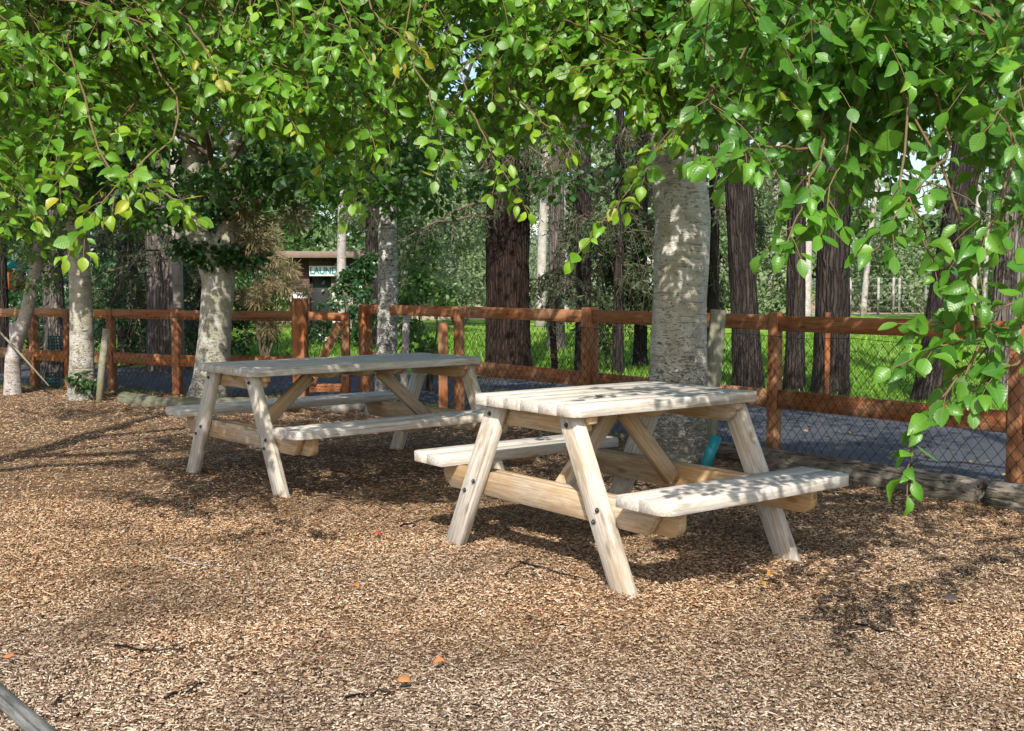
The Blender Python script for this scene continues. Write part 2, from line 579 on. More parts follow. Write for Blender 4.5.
def asphalt_mat():
    t = NT('asphalt')
    p = t.geo()
    a = t.noise(p, 220, 3, 0.7)[0]
    b = t.noise(p, 1.3, 4)[0]
    col = t.ramp(a, [(0.3, (0.036, 0.038, 0.045)), (0.55, (0.062, 0.066, 0.078)), (0.8, (0.11, 0.115, 0.13))])
    col = t.mix(t.math('MULTIPLY', t.ramp(b, [(0.45, 0), (0.7, 1)]), 0.4), col, (0.095, 0.098, 0.11))
    return t.done(t.princ(col, 0.75, 0.3, t.bump(a, 0.6, 0.006)))


def soil_mat():
    t = NT('verge_soil')
    p = t.geo()
    a = t.noise(p, 30, 5, 0.7)[0]
    b = t.noise(p, 3, 3)[0]
    col = t.ramp(a, [(0.3, (0.045, 0.03, 0.018)), (0.55, (0.10, 0.066, 0.038)), (0.75, (0.2, 0.14, 0.085))])
    col = t.mix(t.ramp(b, [(0.5, 0), (0.65, 0.8)]), col, (0.06, 0.11, 0.02))
    return t.done(t.princ(col, 0.9, 0.1, t.bump(a, 0.8, 0.03)))


def chipground_mat():
    t = NT('chip_bed')
    p = t.geo()
    big = t.noise(p, 0.9, 4, 0.6)[0]
    med = t.noise(p, 5.0, 4, 0.65)[0]
    wob = t.noise(p, 7.0, 2)[1]
    mx = t.n('ShaderNodeVectorMath', operation='MULTIPLY_ADD')
    t.l(wob, mx.inputs[0])
    mx.inputs[1].default_value = (0.25, 0.25, 0.0)
    t.l(p, mx.inputs[2])
    pal = [(0.0, (0.07, 0.04, 0.022)), (0.16, (0.16, 0.095, 0.05)), (0.36, (0.27, 0.165, 0.085)), (0.58, (0.38, 0.255, 0.145)), (0.8, (0.50, 0.36, 0.23)), (1.0, (0.60, 0.49, 0.36))]
    cols, hs = [], []
    for rot, sc in ((0.3, (34, 105, 1)), (1.5, (30, 95, 1)), (2.5, (40, 120, 1))):
        v = t.n('ShaderNodeTexVoronoi')
        t.l(t.mapping(mx.outputs[0], sc, (0, 0, rot), (rot * 3, rot, 0)), v.inputs['Vector'])
        v.inputs['Scale'].default_value = 1.0
        s = t.n('ShaderNodeSeparateColor')
        t.l(v.outputs['Color'], s.inputs[0])
        c = t.ramp(s.outputs[0], pal)
        edge = t.ramp(v.outputs['Distance'], [(0.35, 0.0), (0.62, 0.75)])
        cols.append(t.mix(edge, c, (0.035, 0.02, 0.012)))
        hs.append((s.outputs[1], t.math('SUBTRACT', s.outputs[1], v.outputs['Distance'])))
    a = t.math('GREATER_THAN', hs[0][0], 0.5)
    col = t.mix(a, cols[1], cols[0])
    b = t.math('GREATER_THAN', hs[2][0], 0.6)
    col = t.mix(b, col, cols[2])
    hh = t.math('ADD', t.math('ADD', hs[0][1], hs[1][1]), hs[2][1])
    col = t.mix(t.math('MULTIPLY', t.ramp(big, [(0.42, 0), (0.66, 1)]), 0.30), col, (0.23, 0.12, 0.055))
    col = t.mix(t.math('MULTIPLY', t.ramp(med, [(0.52, 0), (0.72, 1)]), 0.35), col, (0.10, 0.06, 0.034))
    return t.done(t.princ(col, 0.9, 0.12, t.bump(hh, 0.9, 0.012)))


TABLES = [(0.477, 5.077, 0.655, 0.49), (-1.085, 7.34, 0.712, 0.80)]
FEET = [(tx + sx * g_ * math.cos(ta) - sy * 0.585 * math.sin(ta), ty + sx * g_ * math.sin(ta) + sy * 0.585 * math.cos(ta))
        for tx, ty, ta, g_ in TABLES for sx in (-1, 1) for sy in (-1, 1)]
FEET += [(1.125, 7.62), (-3.1, 11.55), (-1.33, 11.95), (-4.5, 11.8)]


def chip_z(x, y):
    hp = 0.0
    for i, (fx, fy_) in enumerate(FEET):
        d2 = (x - fx) ** 2 + (y - fy_) ** 2
        w = 0.012 if i < 8 else 0.09
        if d2 < 9 * w:
            hp += (0.009 if i < 8 else 0.045) * math.exp(-d2 / w) * (1 + 0.5 * mnoise.noise(Vector((x * 9, y * 9, 0))))
    n = mnoise.noise(Vector((x * 0.55, y * 0.55, 3.1))) * 0.026 + mnoise.noise(Vector((x * 1.9, y * 1.9, 7.7))) * 0.017 + mnoise.noise(Vector((x * 5.5, y * 5.5, 2.7))) * 0.006
    return 0.012 + hp + n * min(1.0, max(0.0, (fence_y(x) - 0.2 - y) / 1.2))


MB_ = MB()
s_ = 400
MB_.add([(-s_, -s_, -0.03), (s_, -s_, -0.03), (s_, s_, -0.03), (-s_, s_, -0.03)], [(0, 1, 2, 3)])
ground = MB_.build('ground', lawn_mat())
tag(ground, 'wide green lawn and field behind the fence', 'ground', kind='structure')
path = strip('path', off_line(LINE, 0.12), off_line(LINE, 3.1), -0.014, asphalt_mat())
tag(path, 'dark tarmac path running behind the fence', 'path', kind='structure')
verge = strip('verge', off_line(LINE, 3.1), off_line(LINE, 3.75), -0.020, soil_mat())
tag(verge, 'narrow strip of bare soil between path and lawn', 'verge', kind='structure')
tr_m = mat_plain('sandy_gravel', (0.42, 0.36, 0.27), 0.9, 0.1, 0.35, 3)
track = strip('track', [(-40, 38), (-6, 40), (10, 48), (60, 50)], [(-40, 44), (-6, 47), (10, 55), (60, 57)], -0.018, tr_m)
tag(track, 'pale sandy track crossing the far end of the lawn', 'track', kind='structure')

# chip bed: a gently uneven sheet up to the fence
vs, fs = [], []
xs = np.concatenate([np.linspace(-40, -9, 12)[:-1], np.linspace(-9, 7, 110), np.linspace(7, 11, 6)[1:]])
NY = 90
for x in xs:
    y1 = fence_y(x) + 0.14
    for k in range(NY + 1):
        y = -6 + (y1 + 6) * k / NY
        vs.append((x, y, chip_z(x, y)))
for i in range(len(xs) - 1):
    for k in range(NY):
        q = i * (NY + 1) + k
        fs.append((q, q + NY + 1, q + NY + 2, q + 1))
mb = MB()
mb.add(vs, fs)
bed = mb.build('chip_bed', chipground_mat(), smooth=True)
tag(bed, 'brown wood chip play bark ground under the picnic tables', 'ground', kind='structure')

# loose chips
PAL = np.array([(0.60, 0.455, 0.31), (0.51, 0.36, 0.225), (0.405, 0.265, 0.15), (0.295, 0.175, 0.092), (0.20, 0.108, 0.058), (0.105, 0.058, 0.035), (0.55, 0.475, 0.40), (0.68, 0.56, 0.43), (0.37, 0.16, 0.075)])
PW = np.array([0.14, 0.18, 0.18, 0.16, 0.12, 0.10, 0.06, 0.03, 0.03])


def chips(n_near, n_far):
    Y = np.concatenate([1.9 + (RNG.random(n_near) ** 1.5) * 4.4, 5.0 + RNG.random(n_far) * 8.5])
    half = Y * 0.49 + 0.25
    X = (RNG.random(len(Y)) * 2 - 1) * half
    fy = np.array([fence_y(x) for x in X])
    ok = Y < fy - 0.12
    X, Y = X[ok], Y[ok]
    n = len(X)
    Z = np.array([chip_z(x, y) for x, y in zip(X, Y)])
    far = np.clip((Y - 4) / 6, 0, 1)
    L = (0.0055 + 0.017 * RNG.random(n) ** 1.9) * (1 + 0.6 * far)
    sliver = RNG.random(n) < 0.018
    L *= np.where(sliver, 3.2, np.where(RNG.random(n) < 0.03, 1.8, 1.0))
    W = (0.0024 + 0.0042 * RNG.random(n) ** 1.4) * (1 + 0.7 * far)
    W = np.where(sliver, W * 0.55, W)
    T = 0.0012 + 0.0026 * RNG.random(n)
    yaw = RNG.random(n) * 2 * PI
    pit = RNG.normal(0, 0.20, n)
    rol = RNG.normal(0, 0.30, n)
    slab = RNG.random(n) < 0.010
    W = np.where(slab, 0.010 + 0.010 * RNG.random(n), W)
    L = np.where(slab, 0.022 + 0.02 * RNG.random(n), L)
    tz = Z + 0.002 + RNG.random(n) ** 2 * 0.011 + 0.25 * np.abs(pit) * L
    base = np.array([(-1, -1, -1), (1, -0.7, -1), (1, 0.7, -1), (-1, 1, -1), (-1, -1, 1), (1, -0.7, 1), (1, 0.7, 1), (-1, 1, 1)], float) * 0.5
    P = base[None] * np.stack([L, W, T], 1)[:, None]
    P[:, :, 2] -= (P[:, :, 0] ** 2) * (RNG.random(n) * 8)[:, None]      # a slight curl
    c, s = np.cos(rol)[:, None], np.sin(rol)[:, None]
    y, z = P[..., 1] * c - P[..., 2] * s, P[..., 1] * s + P[..., 2] * c
    P[..., 1], P[..., 2] = y, z
    c, s = np.cos(pit)[:, None], np.sin(pit)[:, None]
    x, z = P[..., 0] * c + P[..., 2] * s, -P[..., 0] * s + P[..., 2] * c
    P[..., 0], P[..., 2] = x, z
    c, s = np.cos(yaw)[:, None], np.sin(yaw)[:, None]
    x, y = P[..., 0] * c - P[..., 1] * s, P[..., 0] * s + P[..., 1] * c
    P[..., 0], P[..., 1] = x, y
    P += np.stack([X, Y, tz], 1)[:, None]
    fq = np.array([(4, 5, 6, 7), (0, 1, 5, 4), (1, 2, 6, 5), (2, 3, 7, 6), (3, 0, 4, 7)])
    faces = (fq[None] + (np.arange(n) * 8)[:, None, None]).ravel()
    # patches: paler and greyer in the foreground, warm tan further back, darker drifts
    pn = np.array([mnoise.noise(Vector((x * 0.8, y * 0.8, 1.3))) for x, y in zip(X, Y)])
    pn2 = np.array([mnoise.noise(Vector((x * 3.1, y * 3.1, 4.3))) for x, y in zip(X, Y)])
    idx = RNG.choice(len(PAL), n, p=PW / PW.sum())
    idx = np.where(slab, RNG.choice([2, 3, 4, 5], n), idx)
    C = PAL[idx] * (0.82 + 0.36 * RNG.random((n, 1)))
    grey = (0.13 + 0.5 * np.clip((4.6 - Y) / 1.7 + pn * 0.9, 0, 1))[:, None]
    lum = C.mean(1, keepdims=True)
    C = C * (1 - grey) + lum * np.array([[1.11, 1.005, 0.87]]) * grey
    warm = np.clip((Y - 3.8) / 3 - pn, 0, 1)[:, None] * 0.28
    C = C * (1 - warm) + C * np.array([[1.12, 0.92, 0.72]]) * warm
    pn3 = np.array([mnoise.noise(Vector((x * 1.3, y * 1.9, 14.3))) for x, y in zip(X, Y)])
    C *= np.array([[0.88, 0.85, 0.81]]) * (1 - 0.38 * np.clip(pn2 * 1.6 - 0.05, 0, 1))[:, None] * (1 - 0.30 * np.clip(pn3 * 2.2 - 0.1, 0, 1))[:, None] * (1.08 + 0.16 * np.clip(-pn3 * 2, 0, 1))[:, None]
    col = np.ones((n, 5, 4))
    col[:, :, :3] = C[:, None]
    o = np_mesh('wood_chips', P.reshape(-1, 3), faces, np.full(n * 5, 4), M['chip'], None, {'col': ('FLOAT_COLOR', 'FACE', col.reshape(-1, 4))})
    return tag(o, 'loose brown and beige wood chips covering the ground', 'wood chips', kind='stuff')


chips(210000, 75000)


# ------------------------------------------------------------------ picnic tables
def rounded_plank(L, y0, y1, r, corner):
    """plan outline of a plank; corner = set of rounded corners among '-','+' ends on its outer side (y1)"""
    h = L / 2
    pts = []

    def arc(cx, cy, a0, a1):
        for k in range(6):
            a = a0 + (a1 - a0) * k / 5
            pts.append((cx + r * math.cos(a), cy + r * math.sin(a)))
    s = 1 if y1 > y0 else -1
    pts.append((-h, y0))
    pts.append((h, y0))
    if corner:
        if s > 0:
            arc(h - r, y1 - r, 0, PI / 2)
            arc(-h + r, y1 - r, PI / 2, PI)
        else:
            arc(h - r, y1 + r, 0, -PI / 2)
            arc(-h + r, y1 + r, -PI / 2, -PI)
    else:
        pts.append((h, y1))
        pts.append((-h, y1))
    return pts


def plank_flat(mb, L, y0, y1, z0, z1, r=0.05, corner=False, dx=0.0, tint=None):
    poly = rounded_plank(L, y0, y1, r, corner)
    # prism extrudes along y, so lay the outline in (x, z) and turn it flat
    Mx = Matrix(((1, 0, 0, dx), (0, 0, 1, 0), (0, 1, 0, (z0 + z1) / 2), (0, 0, 0, 1)))
    mb.prism(poly, z1 - z0, Mx, 0.0014, tint)


def cross_plank(mb, halfw, zc, hgt, thk, x, style):
    """a plank across the table at x; shaped ends"""
    h2 = hgt / 2
    if style == 'round':
        pts = [(-halfw, h2)]
        for k in range(7):
            a = PI + (PI / 2) * k / 6
            pts.append((-halfw + 0.055 + 0.055 * math.cos(a), -h2 + 0.055 + 0.055 * math.sin(a)))
        for k in range(7):
            a = 1.5 * PI + (PI / 2) * k / 6
            pts.append((halfw - 0.055 + 0.055 * math.cos(a), -h2 + 0.055 + 0.055 * math.sin(a)))
        pts.append((halfw, h2))
    elif style == 'cut':
        pts = [(-halfw, h2), (-halfw + 0.07, -h2), (halfw - 0.07, -h2), (halfw, h2)]
    else:   # stepped
        pts = [(-halfw, h2), (-halfw, 0.3 * h2), (-halfw + 0.035, 0.1 * h2), (-halfw + 0.035, -0.4 * h2), (-halfw + 0.07, -h2),
               (halfw - 0.07, -h2), (halfw - 0.035, -0.4 * h2), (halfw - 0.035, 0.1 * h2), (halfw, 0.3 * h2), (halfw, h2)]
    # outline (a, z) lies in the plane across the table: a -> +y, thickness -> x
    Mx = Matrix(((0, 1, 0, x), (1, 0, 0, 0), (0, 0, 1, zc), (0, 0, 0, 1)))
    mb.prism(pts, thk, Mx, 0.003)


def make_table(name, L, label, loc, rz, boards=6):
    root = thing(name, label, 'picnic table', loc, rz, 'timber picnic tables on the wood chips')
    W, H, hb, g = 0.718, 0.74, 0.424, L / 2 - 0.07
    t = MB()
    bw = W / boards
    for i in range(boards):
        y0 = -W / 2 + i * bw + 0.0011
        y1 = y0 + bw - 0.0022
        edge = i in (0, boards - 1)
        if i == 0:
            plank_flat(t, L, y1, y0, H - 0.045, H, 0.05, True)
        else:
            plank_flat(t, L + random.uniform(-0.006, 0.006), y0, y1, H - 0.045 + random.uniform(-.001, .001), H + random.uniform(-.0015, .0015), 0.05, edge)
    t.build('tabletop', M['table'], root)
    for s in (1, -1):
        b = MB()
        plank_flat(b, L, s * 0.594, s * 0.718, hb - 0.046, hb, 0.05, False)
        plank_flat(b, L + 0.004, s * 0.723, s * 0.866, hb - 0.045, hb + 0.001, 0.06, True)
        b.build('bench_seat', M['table'], root)
    for e in (-1, 1):
        # legs on the outer face of the frame
        for s in (1, -1):
            lg = MB()
            ang = math.atan2(0.545 - 0.245, 0.69)
            w2 = 0.054 / math.cos(ang)
            yt, yf = s * 0.245, s * 0.585
            pts = [(yt - w2, H - 0.049), (yf - w2, 0.0), (yf + w2, 0.0), (yt + w2, H - 0.049)]
            Mx = Matrix(((0, 1, 0, e * g), (1, 0, 0, 0), (0, 0, 1, 0), (0, 0, 0, 1)))
            # grain runs up the leg: give the piece its own axes
            lg.prism(pts, 0.048, Mx, 0.004)
            n = len(lg.v)
            o = Vector((random.uniform(-9, 9), random.uniform(-9, 9), 0))
            d = Vector((0, yf - yt, -(H - 0.049))).normalized()
            c = Vector((0, d.z, -d.y))
            lg.w = [(Vector(p).dot(d) + o.x, Vector(p).dot(c) + o.y, Vector(p).x) for p in lg.v]
            leg = lg.build('leg', M['table_leg'], root)
            for (zz, dy) in ((0.655, 0.012), (0.335, -0.022), (0.285, 0.024)):
                yy = yt + (yf - yt) * (1 - zz / (H - 0.049)) + dy
                bo = MB()
                x0 = e * (g + 0.024)
                bo.tube([(x0, yy, zz), (x0 + e * 0.004, yy, zz), (x0 + e * 0.0045, yy, zz)], [0.0105, 0.0105, 0.0095], 12)
                bo.tube([(x0 + e * 0.0035, yy, zz), (x0 + e * 0.011, yy, zz)], [0.0065, 0.006], 6)
                bo.build('bolt', M['bolt'], leg)
        cb = MB()
        cross_plank(cb, 0.735, 0.321, 0.110, 0.042, e * (g - 0.0485), 'cut')
        cb.w = [(p[1] + e * 3, p[0], p[2]) for p in cb.v]
        cb.build('crossbeam', M['table_under'], root)
        cb = MB()
        cross_plank(cb, 0.79, 0.320, 0.112, 0.042, e * (g - 0.097), 'round')
        cb.w = [(p[1] + e * 5, p[0], p[2]) for p in cb.v]
        cb.build('seat_support', M['table_under'], root)
        bt = MB()
        cross_plank(bt, 0.335, 0.649, 0.086, 0.045, e * (g - 0.049), 'step')
        bt.w = [(p[1] + e * 2, p[0], p[2]) for p in bt.v]
        bt.build('top_batten', M['table_under'], root)
        br = MB()
        xt = max(0.035, g - 0.135 - 0.40)
        br.beam((e * xt, 0, 0.655), (e * (g - 0.135), 0, 0.31), 0.078, 0.042, (0, 0, 1), 0.004)
        br.build('brace', M['table_under'], root)
        if xt > 0.15:
            xb = MB()
            cross_plank(xb, 0.31, 0.672, 0.042, 0.07, e * (xt - 0.02), 'cut')
            xb.w = [(p[1] + e * 4, p[0], p[2]) for p in xb.v]
            xb.build('middle_batten', M['table_under'], root)
    cbn = MB()
    cross_plank(cbn, 0.31, 0.672, 0.042, 0.07, 0, 'cut')
    cbn.w = [(p[1], p[0], p[2]) for p in cbn.v]
    cbn.build('centre_batten', M['table_under'], root)
    for s in (1, -1):
        sb = MB()
        cross_plank(sb, 0.11, 0.359, 0.036, 0.07, 0, 'cut')
        sb.v = [(p[0], p[1] + s * 0.72, p[2]) for p in sb.v]
        sb.w = [(p[1], p[0], p[2]) for p in sb.v]
        sb.build('seat_batten', M['table_under'], root)
    return root


make_table('picnic_table', 1.12, 'shorter weathered timber picnic table standing nearer, in front of the thick birch trunk', (0.477, 5.077, 0.006), 0.655)
make_table('picnic_table', 1.74, 'longer weathered timber picnic table standing behind, in front of the fence gate', (-1.085, 7.34, 0.002), 0.712)

# leaf crumb lying on the nearer table
lc = MB()
lc.box((0.03, 0.018, 0.004), Matrix.Translation((0.375, 4.85, 0.752)) @ Euler((0.2, 0.1, 0.6)).to_matrix().to_4x4(), 0.001)
tag(lc.build('dead_leaf', M['limb']), 'tiny curled dark dead leaf lying on the nearer table top', 'leaf')


# ------------------------------------------------------------------ fence
def post(mb_, p, h, w=0.085, base=-0.25, yaw=0.0):
    Mx = Matrix.Translation((p[0], p[1], (h + base) / 2)) @ Matrix.Rotation(yaw, 4, 'Z') @ Matrix.Rotation(PI / 2, 4, 'Y')
    mb_.box((h - base, w, w), Mx, 0.005)


def diamond_mesh(a, b, z0, z1, pitch=0.074, r=0.0017, dy=-0.055):
    """chain link between plan points a and b: one woven sheet of wires"""
    a, b = Vector((*a, 0)), Vector((*b, 0))
    t = (b - a)
    L = t.length
    t.normalize()
    n = Vector((t.y, -t.x, 0))
    if n.y > 0:
        n = -n
    m = MB()
    H = z1 - z0
    nrow = int(H / (pitch * 0.62))
    for sgn in (1, -1):
        k = -H
        while k < L:
            pts = []
            s0, s1 = (k, k + H * 0.8)
            q0, q1 = max(0.0, s0), min(L, s1)
            if q1 - q0 > 0.02:
                f0, f1 = (q0 - s0) / (s1 - s0), (q1 - s0) / (s1 - s0)
                if sgn < 0:
                    g0, g1 = 1 - f0, 1 - f1
                else:
                    g0, g1 = f0, f1
                st = 5
                for i in range(st + 1):
                    u = i / st
                    pts.append(a + t * (q0 + (q1 - q0) * u) + n * (-dy + 0.003 * sgn + 0.012 * math.sin(7 * (q0 + (q1 - q0) * u))) + Vector((0, 0, z0 + H * (g0 + (g1 - g0) * u) - 0.02 * math.sin(PI * min(1, max(0, (q0 + (q1 - q0) * u) / L))) * (g0 + (g1 - g0) * u))) + Vector((mnoise.noise(Vector((k * 3, u * 2, sgn))), 0, mnoise.noise(Vector((u * 2, k * 3, sgn + 5))))) * 0.012)
                m.tube(pts, r, 4, False)
            k += pitch
    for z in (z0, z1):
        m.tube([a + t * (L * i / 10) + n * -dy + Vector((0, 0, z + 0.008 * math.sin(i * 1.3))) for i in range(11)], r * 1.1, 4, False)
    return m


def run_fence(name, label, pts, hs, pale=None, netting=True, z_top=0.97, z_low=0.447):
    root = thing(name, label, 'fence', (pts[0][0], pts[0][1], 0))
    o = Vector((pts[0][0], pts[0][1], 0))
    for i, p in enumerate(pts):
        a = Vector(pts[max(i - 1, 0)])
        b = Vector(pts[min(i + 1, len(pts) - 1)])
        yaw = math.atan2((b - a).y, (b - a).x)
        m = MB()
        post(m, (p[0] - o.x, p[1] - o.y), hs[i][0], hs[i][1], -0.25, yaw)
        m.build('post', M['fence'], root)
    for i, (a, b) in enumerate(zip(pts, pts[1:])):
        A, B = Vector((*a, 0)) - o, Vector((*b, 0)) - o
        t = (B - A).normalized()
        n = Vector((t.y, -t.x, 0))
        if n.y < 0:
            n = -n
        for z, hgt in ((z_top, 0.105), (z_low, 0.125)):
            m = MB()
            off = n * (0.0 if pale else 0.0)
            gap = 0.043
            z_a = z + random.uniform(-.006, .006)
            m.beam(A + t * gap + off + Vector((0, 0, z_a)), B - t * gap + off + Vector((0, 0, z_a + random.uniform(-.008, .008))), hgt, 0.042, (0, 0, 1), 0.004)
            mt = M['fence_lit'] if (pale and i in pale) else M['fence']
            m.build('rail', mt, root)
        if netting:
            nm = diamond_mesh((A.x, A.y), (B.x, B.y), 0.03, 0.88)
            nm.build('netting', M['wire'], root)
    return root


HS = [(1.03, .08), (1.04, .075), (1.045, .105), (1.0, .08), (1.02, .11)]
run_fence('post_and_rail_fence', 'red brown post and rail fence with chain link netting right of the gate', [FRX] + FR, [(1.03, .08)] + HS)
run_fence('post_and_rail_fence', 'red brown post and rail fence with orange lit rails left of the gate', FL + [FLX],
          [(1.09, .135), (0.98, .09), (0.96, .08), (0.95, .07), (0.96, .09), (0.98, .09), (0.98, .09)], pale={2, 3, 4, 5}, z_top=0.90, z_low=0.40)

# gate between the two big posts
gx0, gx1 = Vector((FL[0][0] + 0.09, FL[0][1] + 0.0, 0)), Vector((-1.80, 12.2, 0))
gate = thing('field_gate', 'low red brown wooden gate with one diagonal brace standing between two thick posts', 'gate', gx0)
gv = gx1 - gx0
m = MB()
m.beam((0.0, 0, 0.9), (gv.x - 0.04, gv.y * 0.92, 0.885), 0.09, 0.04)
m.build('top_rail', M['fence'], gate)
m = MB()
m.beam((0.0, 0, 0.12), (gv.x - 0.04, gv.y * 0.92, 0.12), 0.09, 0.04)
m.build('bottom_rail', M['fence'], gate)
m = MB()
m.beam((0.03, -0.035, 0.17), (gv.x - 0.06, gv.y - 0.035, 0.83), 0.085, 0.03)
m.build('brace', M['fence'], gate)
m = MB()
post(m, (gv.x, gv.y), 0.935, 0.085, 0.05)
m.build('stile', M['fence'], gate)
diamond_mesh((0.0, 0.0), (gv.x, gv.y), 0.14, 0.86).build('netting', M['wire'], gate)

# short offcut post next to the fence, and a brown stump stake on the lawn
m = MB()
post(m, (0, 0), 0.87, 0.09)
tag(m.build('short_post', M['fence'], loc=(-0.66, 10.85, 0)), 'short sawn off red brown post standing beside a fence post behind the longer table', 'post')
m = MB()
m.beam((0, 0, -0.2), (-0.05, 0, 0.78), 0.085, 0.07, (1, 0, 0))
tag(m.build('wooden_stake', M['bark_red'], loc=at(556, 372, 14.6) * Vector((1, 1, 0))), 'dark brown leaning stake on the lawn right of the big dark trunk', 'stake')
m = MB()
m.beam((0, 0, -0.1), (0.0, 0, 0.95), 0.05, 0.05, (1, 0, 0))
tag(m.build('wooden_stake', M['fence'], loc=at(826, 402, 11.6) * Vector((1, 1, 0))), 'thin red stake in front of the broad dark trunk right of the nearer table', 'stake')
# loose timbers leaning or driven in, this side of the fence
m = MB()
m.beam((-0.04, 0, -0.1), (0.05, 0.05, 1.06), 0.105, 0.05, (1, 0, 0))
tag(m.build('timber_stake', M['stake'], loc=(1.375, 7.75, 0)), 'greenish weathered plank leaning beside the thick birch by the nearer table', 'stake')
m = MB()
m.tube([(-0.05, 0, -0.1), (0, 0, 0.4), (0.045, 0.02, 0.78)], [0.04, 0.038, 0.036], 10)
tag(m.build('timber_stake', M['stake'], smooth=True, loc=(-4.24, 11.65, 0)), 'grey green round stake beside the thin birch on the left', 'stake')
m = MB()
m.tube([(0.0, 0, -0.1), (0, 0, 0.35), (0.03, 0.02, 1.02)], [0.045, 0.04, 0.036], 10)
tag(m.build('timber_stake', M['pale_bark'], smooth=True, loc=(-1.12, 11.7, 0)), 'slim grey pole standing beside the white birch behind the longer table', 'stake')
m = MB()
m.beam((0.03, 0, -0.1), (0.0, 0.05, 0.80), 0.085, 0.05, (1, 0, 0))
tag(m.build('timber_stake', M['pale_bark'], loc=(-5.72, 12.9, 0)), 'pale grey upright board at the far left end of the fence', 'stake')
m = MB()
a_, b_ = at(-20, 312, 12.5), at(49, 386, 12.3)
m.tube([a_ - a_, (b_ - a_) * 0.5 + Vector((0, 0, 0.02)), b_ - a_], [0.011, 0.013, 0.010], 8)
tag(m.build('fallen_branch', M['stake'], smooth=True, loc=a_), 'long thin bare stick leaning diagonally across the left fence', 'branch')


# ------------------------------------------------------------------ edging logs and bits on the ground
def log(pts, r, mat, label, cat='log', group=None):
    o = Vector(pts[0])
    P = []
    for (p, q) in zip(pts, pts[1:]):
        for k in range(10):
            P.append(Vector(p).lerp(Vector(q), k / 10) - o)
    P.append(Vector(pts[-1]) - o)
    m = MB()
    sd_ = random.uniform(0, 50)
    m.tube(P, [r * (1 + 0.06 * mnoise.noise(Vector((i * 0.6, sd_, 0)))) for i in range(len(P))], 18, True, None,
           lambda th, s: 1 + 0.045 * mnoise.noise(Vector((math.cos(th) * 1.6 + sd_, math.sin(th) * 1.6, s * 2.2))) + 0.02 * mnoise.noise(Vector((math.cos(th) * 7, math.sin(th) * 7, s * 9 + sd_))))
    if mat is not M['oldlog']:
        m.w = [(w[2], w[0], w[1]) for w in m.w]
    else:
        m.w = [(w[0] * 1.6, w[1] * 1.6, w[2] * 0.10) for w in m.w]
    return tag(m.build('edging_log', mat, smooth=True, loc=o), label, cat, group)


log([(1.30, 8.05, 0.05), (1.75, 7.48, 0.055), (2.35, 6.60, 0.062), (2.62, 6.22, 0.064)], 0.088, M['oldlog'], 'long weathered edging log lying below the fence right of the nearer table', group='edging logs along the fence')
log([(2.66, 6.16, 0.066), (2.95, 5.74, 0.066), (4.2, 4.0, 0.06)], 0.092, M['oldlog'], 'reddish weathered edging log at the right edge of the photo', group='edging logs along the fence')
log([(-4.05, 11.75, 0.02), (-3.62, 11.32, 0.02)], 0.10, M['mosslog'], 'short mossy edging log left of the longer table', group='edging logs along the fence')
log([(-3.58, 11.33, 0.015), (-2.55, 11.35, 0.015)], 0.085, M['mosslog'], 'mossy edging log at the foot of the forked birch', group='edging logs along the fence')
log([(-2.3, 11.4, 0.03), (-1.5, 11.45, 0.03)], 0.07, M['oldlog'], 'low dark edging log under the gate', group='edging logs along the fence')
# round grey pole at the lower left corner
ca, cb_ = ground_at(-4, 692, 0.04), ground_at(40, 731, 0.04)
cd = (cb_ - ca)
log([ca - cd * 1.2, ca, cb_, cb_ + cd * 1.5], 0.027, M['stake_dark'], 'grey cracked edging pole at the lower left corner of the wood chips')


def rock(name, loc, size, mat, label):
    bm = bmesh.new()
    bmesh.ops.create_icosphere(bm, subdivisions=3, radius=1)
    q = random.uniform(0, 99)
    for v in bm.verts:
        v.co *= 1 + 0.3 * mnoise.noise(v.co * 1.1 + Vector((q, 0, 0))) + 0.1 * mnoise.noise(v.co * 3 + Vector((q, 5, 0)))
        v.co = Vector((v.co.x * size[0], v.co.y * size[1], v.co.z * size[2]))
    m_ = MB()
    m_.add_bm(bm)
    return tag(m_.build(name, mat, smooth=True, loc=loc), label, 'stone')


stone = mat_plain('field_stone', (0.30, 0.26, 0.22), 0.85, 0.2, 0.5, 9)
rock('stone', (-1.17, 10.6, 0.04), (0.2, 0.14, 0.1), stone, 'pale rounded stone under the longer table near the white birch')
rock('stone', (-1.62, 10.9, 0.03), (0.24, 0.13, 0.08), stone, 'flat brownish stone left of the pale rounded stone')

# turquoise tube behind the nearer table
m = MB()
m.tube([(0, 0, 0), (0.055, 0.02, 0.135), (0.105, 0.04, 0.255)], [0.036, 0.036, 0.036], 20)
m.tube([(0.1045, 0.0398, 0.254), (0.1055, 0.0402, 0.2565)], [0.029, 0.029], 16)
tag(m.build('tube', mat_plain('turquoise_plastic', (0.01, 0.22, 0.25), 0.45, 0.4, 0.2, 30), smooth=True, loc=(1.245, 7.35, -0.02)), 'turquoise plastic tube leaning on the ground behind the nearer table', 'tube')


